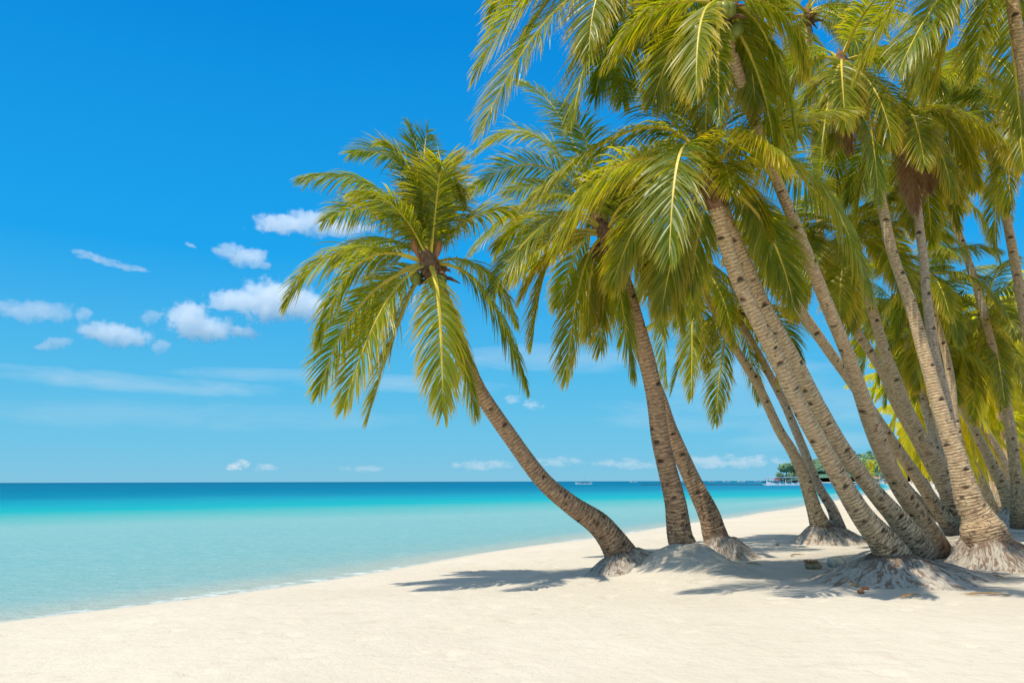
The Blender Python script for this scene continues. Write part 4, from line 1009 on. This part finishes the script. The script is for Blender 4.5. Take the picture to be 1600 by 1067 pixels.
# ------------------------------------------------------------------ fair weather clouds, far out over the sea
def cloud(lobes, y, label, dens=.028, seed=0):
    """lobes: (px, py, half width px, half height px); one volume of water droplets per cloud"""
    x0 = min(l[0] - l[2] for l in lobes) - 14; x1 = max(l[0] + l[2] for l in lobes) + 14
    y0_ = min(l[1] - l[3] for l in lobes) - 12; y1_ = max(l[1] + l[3] for l in lobes) + 12
    cpt = P((x0 + x1) / 2, (y0_ + y1_) / 2, y); k = (cpt - Vector((0, 0, CAM_Z))).length / F_PX
    hx = (x1 - x0) / 2 * k; hz_ = (y1_ - y0_) / 2 * k; hy = max(hz_ * 1.2, hx * .35)
    m, g = mat('cloud_vapour')
    t = g.n('ShaderNodeTexCoord').outputs['Object']
    n1 = g.noise(g.scale(t, (1 / (20 * k),) * 3), 1.0, 2, .5, 0, out=1)
    off = g.n('ShaderNodeVectorMath'); off.operation = 'SUBTRACT'; g.set(off.inputs[0], n1); off.inputs[1].default_value = (.5,) * 3
    of2 = g.scale(off.outputs[0], (10 * k,) * 3)
    ad = g.n('ShaderNodeVectorMath'); ad.operation = 'ADD'; g.set(ad.inputs[0], t); g.set(ad.inputs[1], of2)
    fld = None
    for (lx, ly, lw, lh) in lobes:
        c = P(lx, ly, y) - cpt
        sb = g.n('ShaderNodeVectorMath'); sb.operation = 'SUBTRACT'; g.set(sb.inputs[0], ad.outputs[0]); sb.inputs[1].default_value = (c.x, 0, c.z)
        sc = g.scale(sb.outputs[0], (1 / (lw * k), 1 / (max(lh * 1.3, lw * .5) * k), 1 / (lh * k)))
        ln = g.n('ShaderNodeVectorMath'); ln.operation = 'LENGTH'; g.set(ln.inputs[0], sc)
        v = g.m('SUBTRACT', 1.0, ln.outputs['Value']); fld = v if fld is None else g.m('SMOOTH_MAX', fld, v, .15)
    nz = g.noise(g.scale(t, (1 / (17 * k),) * 3), 1.0, 7, .66)
    d = g.mapr(g.m('ADD', fld, g.m('MULTIPLY', g.m('SUBTRACT', nz, .5), 2.3)), .18, .38, 0, dens)
    pv = g.n('ShaderNodeVolumeScatter'); pv.inputs[0].default_value = (1, 1, 1, 1); g.set(pv.inputs['Density'], d); pv.inputs['Anisotropy'].default_value = .45
    o = g.n('ShaderNodeOutputMaterial'); link(g.nt, pv.outputs[0], o.inputs['Volume'])
    mb = MB(); mb.blob((0, 0, 0), 1.0, seg=20, ring=12, sc=(hx * 1.25, hy, hz_ * 1.3))
    ob = mb.build('cloud', m, None, cpt, smooth=False)
    return tag(ob, label, 'cloud', 'white clouds over the sea')
CY = 2400
cloud([(450, 350, 60, 16), (480, 343, 42, 17), (525, 357, 60, 14), (420, 348, 30, 9)], CY, 'flat white cloud touching the left fronds of the curved palm')
cloud([(362, 392, 28, 13), (388, 402, 36, 15), (408, 414, 22, 9)], CY, 'white cloud slanting down to the right, left of the curved palm')
cloud([(430, 470, 66, 36), (380, 470, 62, 20), (470, 478, 60, 26), (345, 472, 28, 13)], CY, 'largest white cloud, just left of the drooping fronds')
cloud([(295, 496, 36, 28), (322, 515, 58, 19), (375, 518, 34, 12)], CY, 'rounded white cloud below and left of the largest one')
cloud([(165, 518, 46, 17), (200, 528, 42, 15)], CY, 'elongated white cloud low at the left')
cloud([(50, 486, 60, 16), (90, 490, 26, 14), (12, 480, 26, 12)], CY, 'long ragged cloud at the left edge', dens=.011)
cloud([(88, 535, 24, 10), (75, 541, 26, 5)], CY, 'tiny curled cloud below the long ragged one', dens=.02)
cloud([(237, 494, 20, 12)], CY, 'small faint puff between the elongated and the rounded cloud', dens=.012)
cloud([(132, 490, 14, 12)], CY, 'small puff above the left end of the elongated cloud', dens=.015)
cloud([(252, 540, 18, 12)], CY, 'small puff right of the elongated cloud', dens=.015)
SC.cycles.volume_step_rate = .2
SC.cycles.volume_max_steps = 256
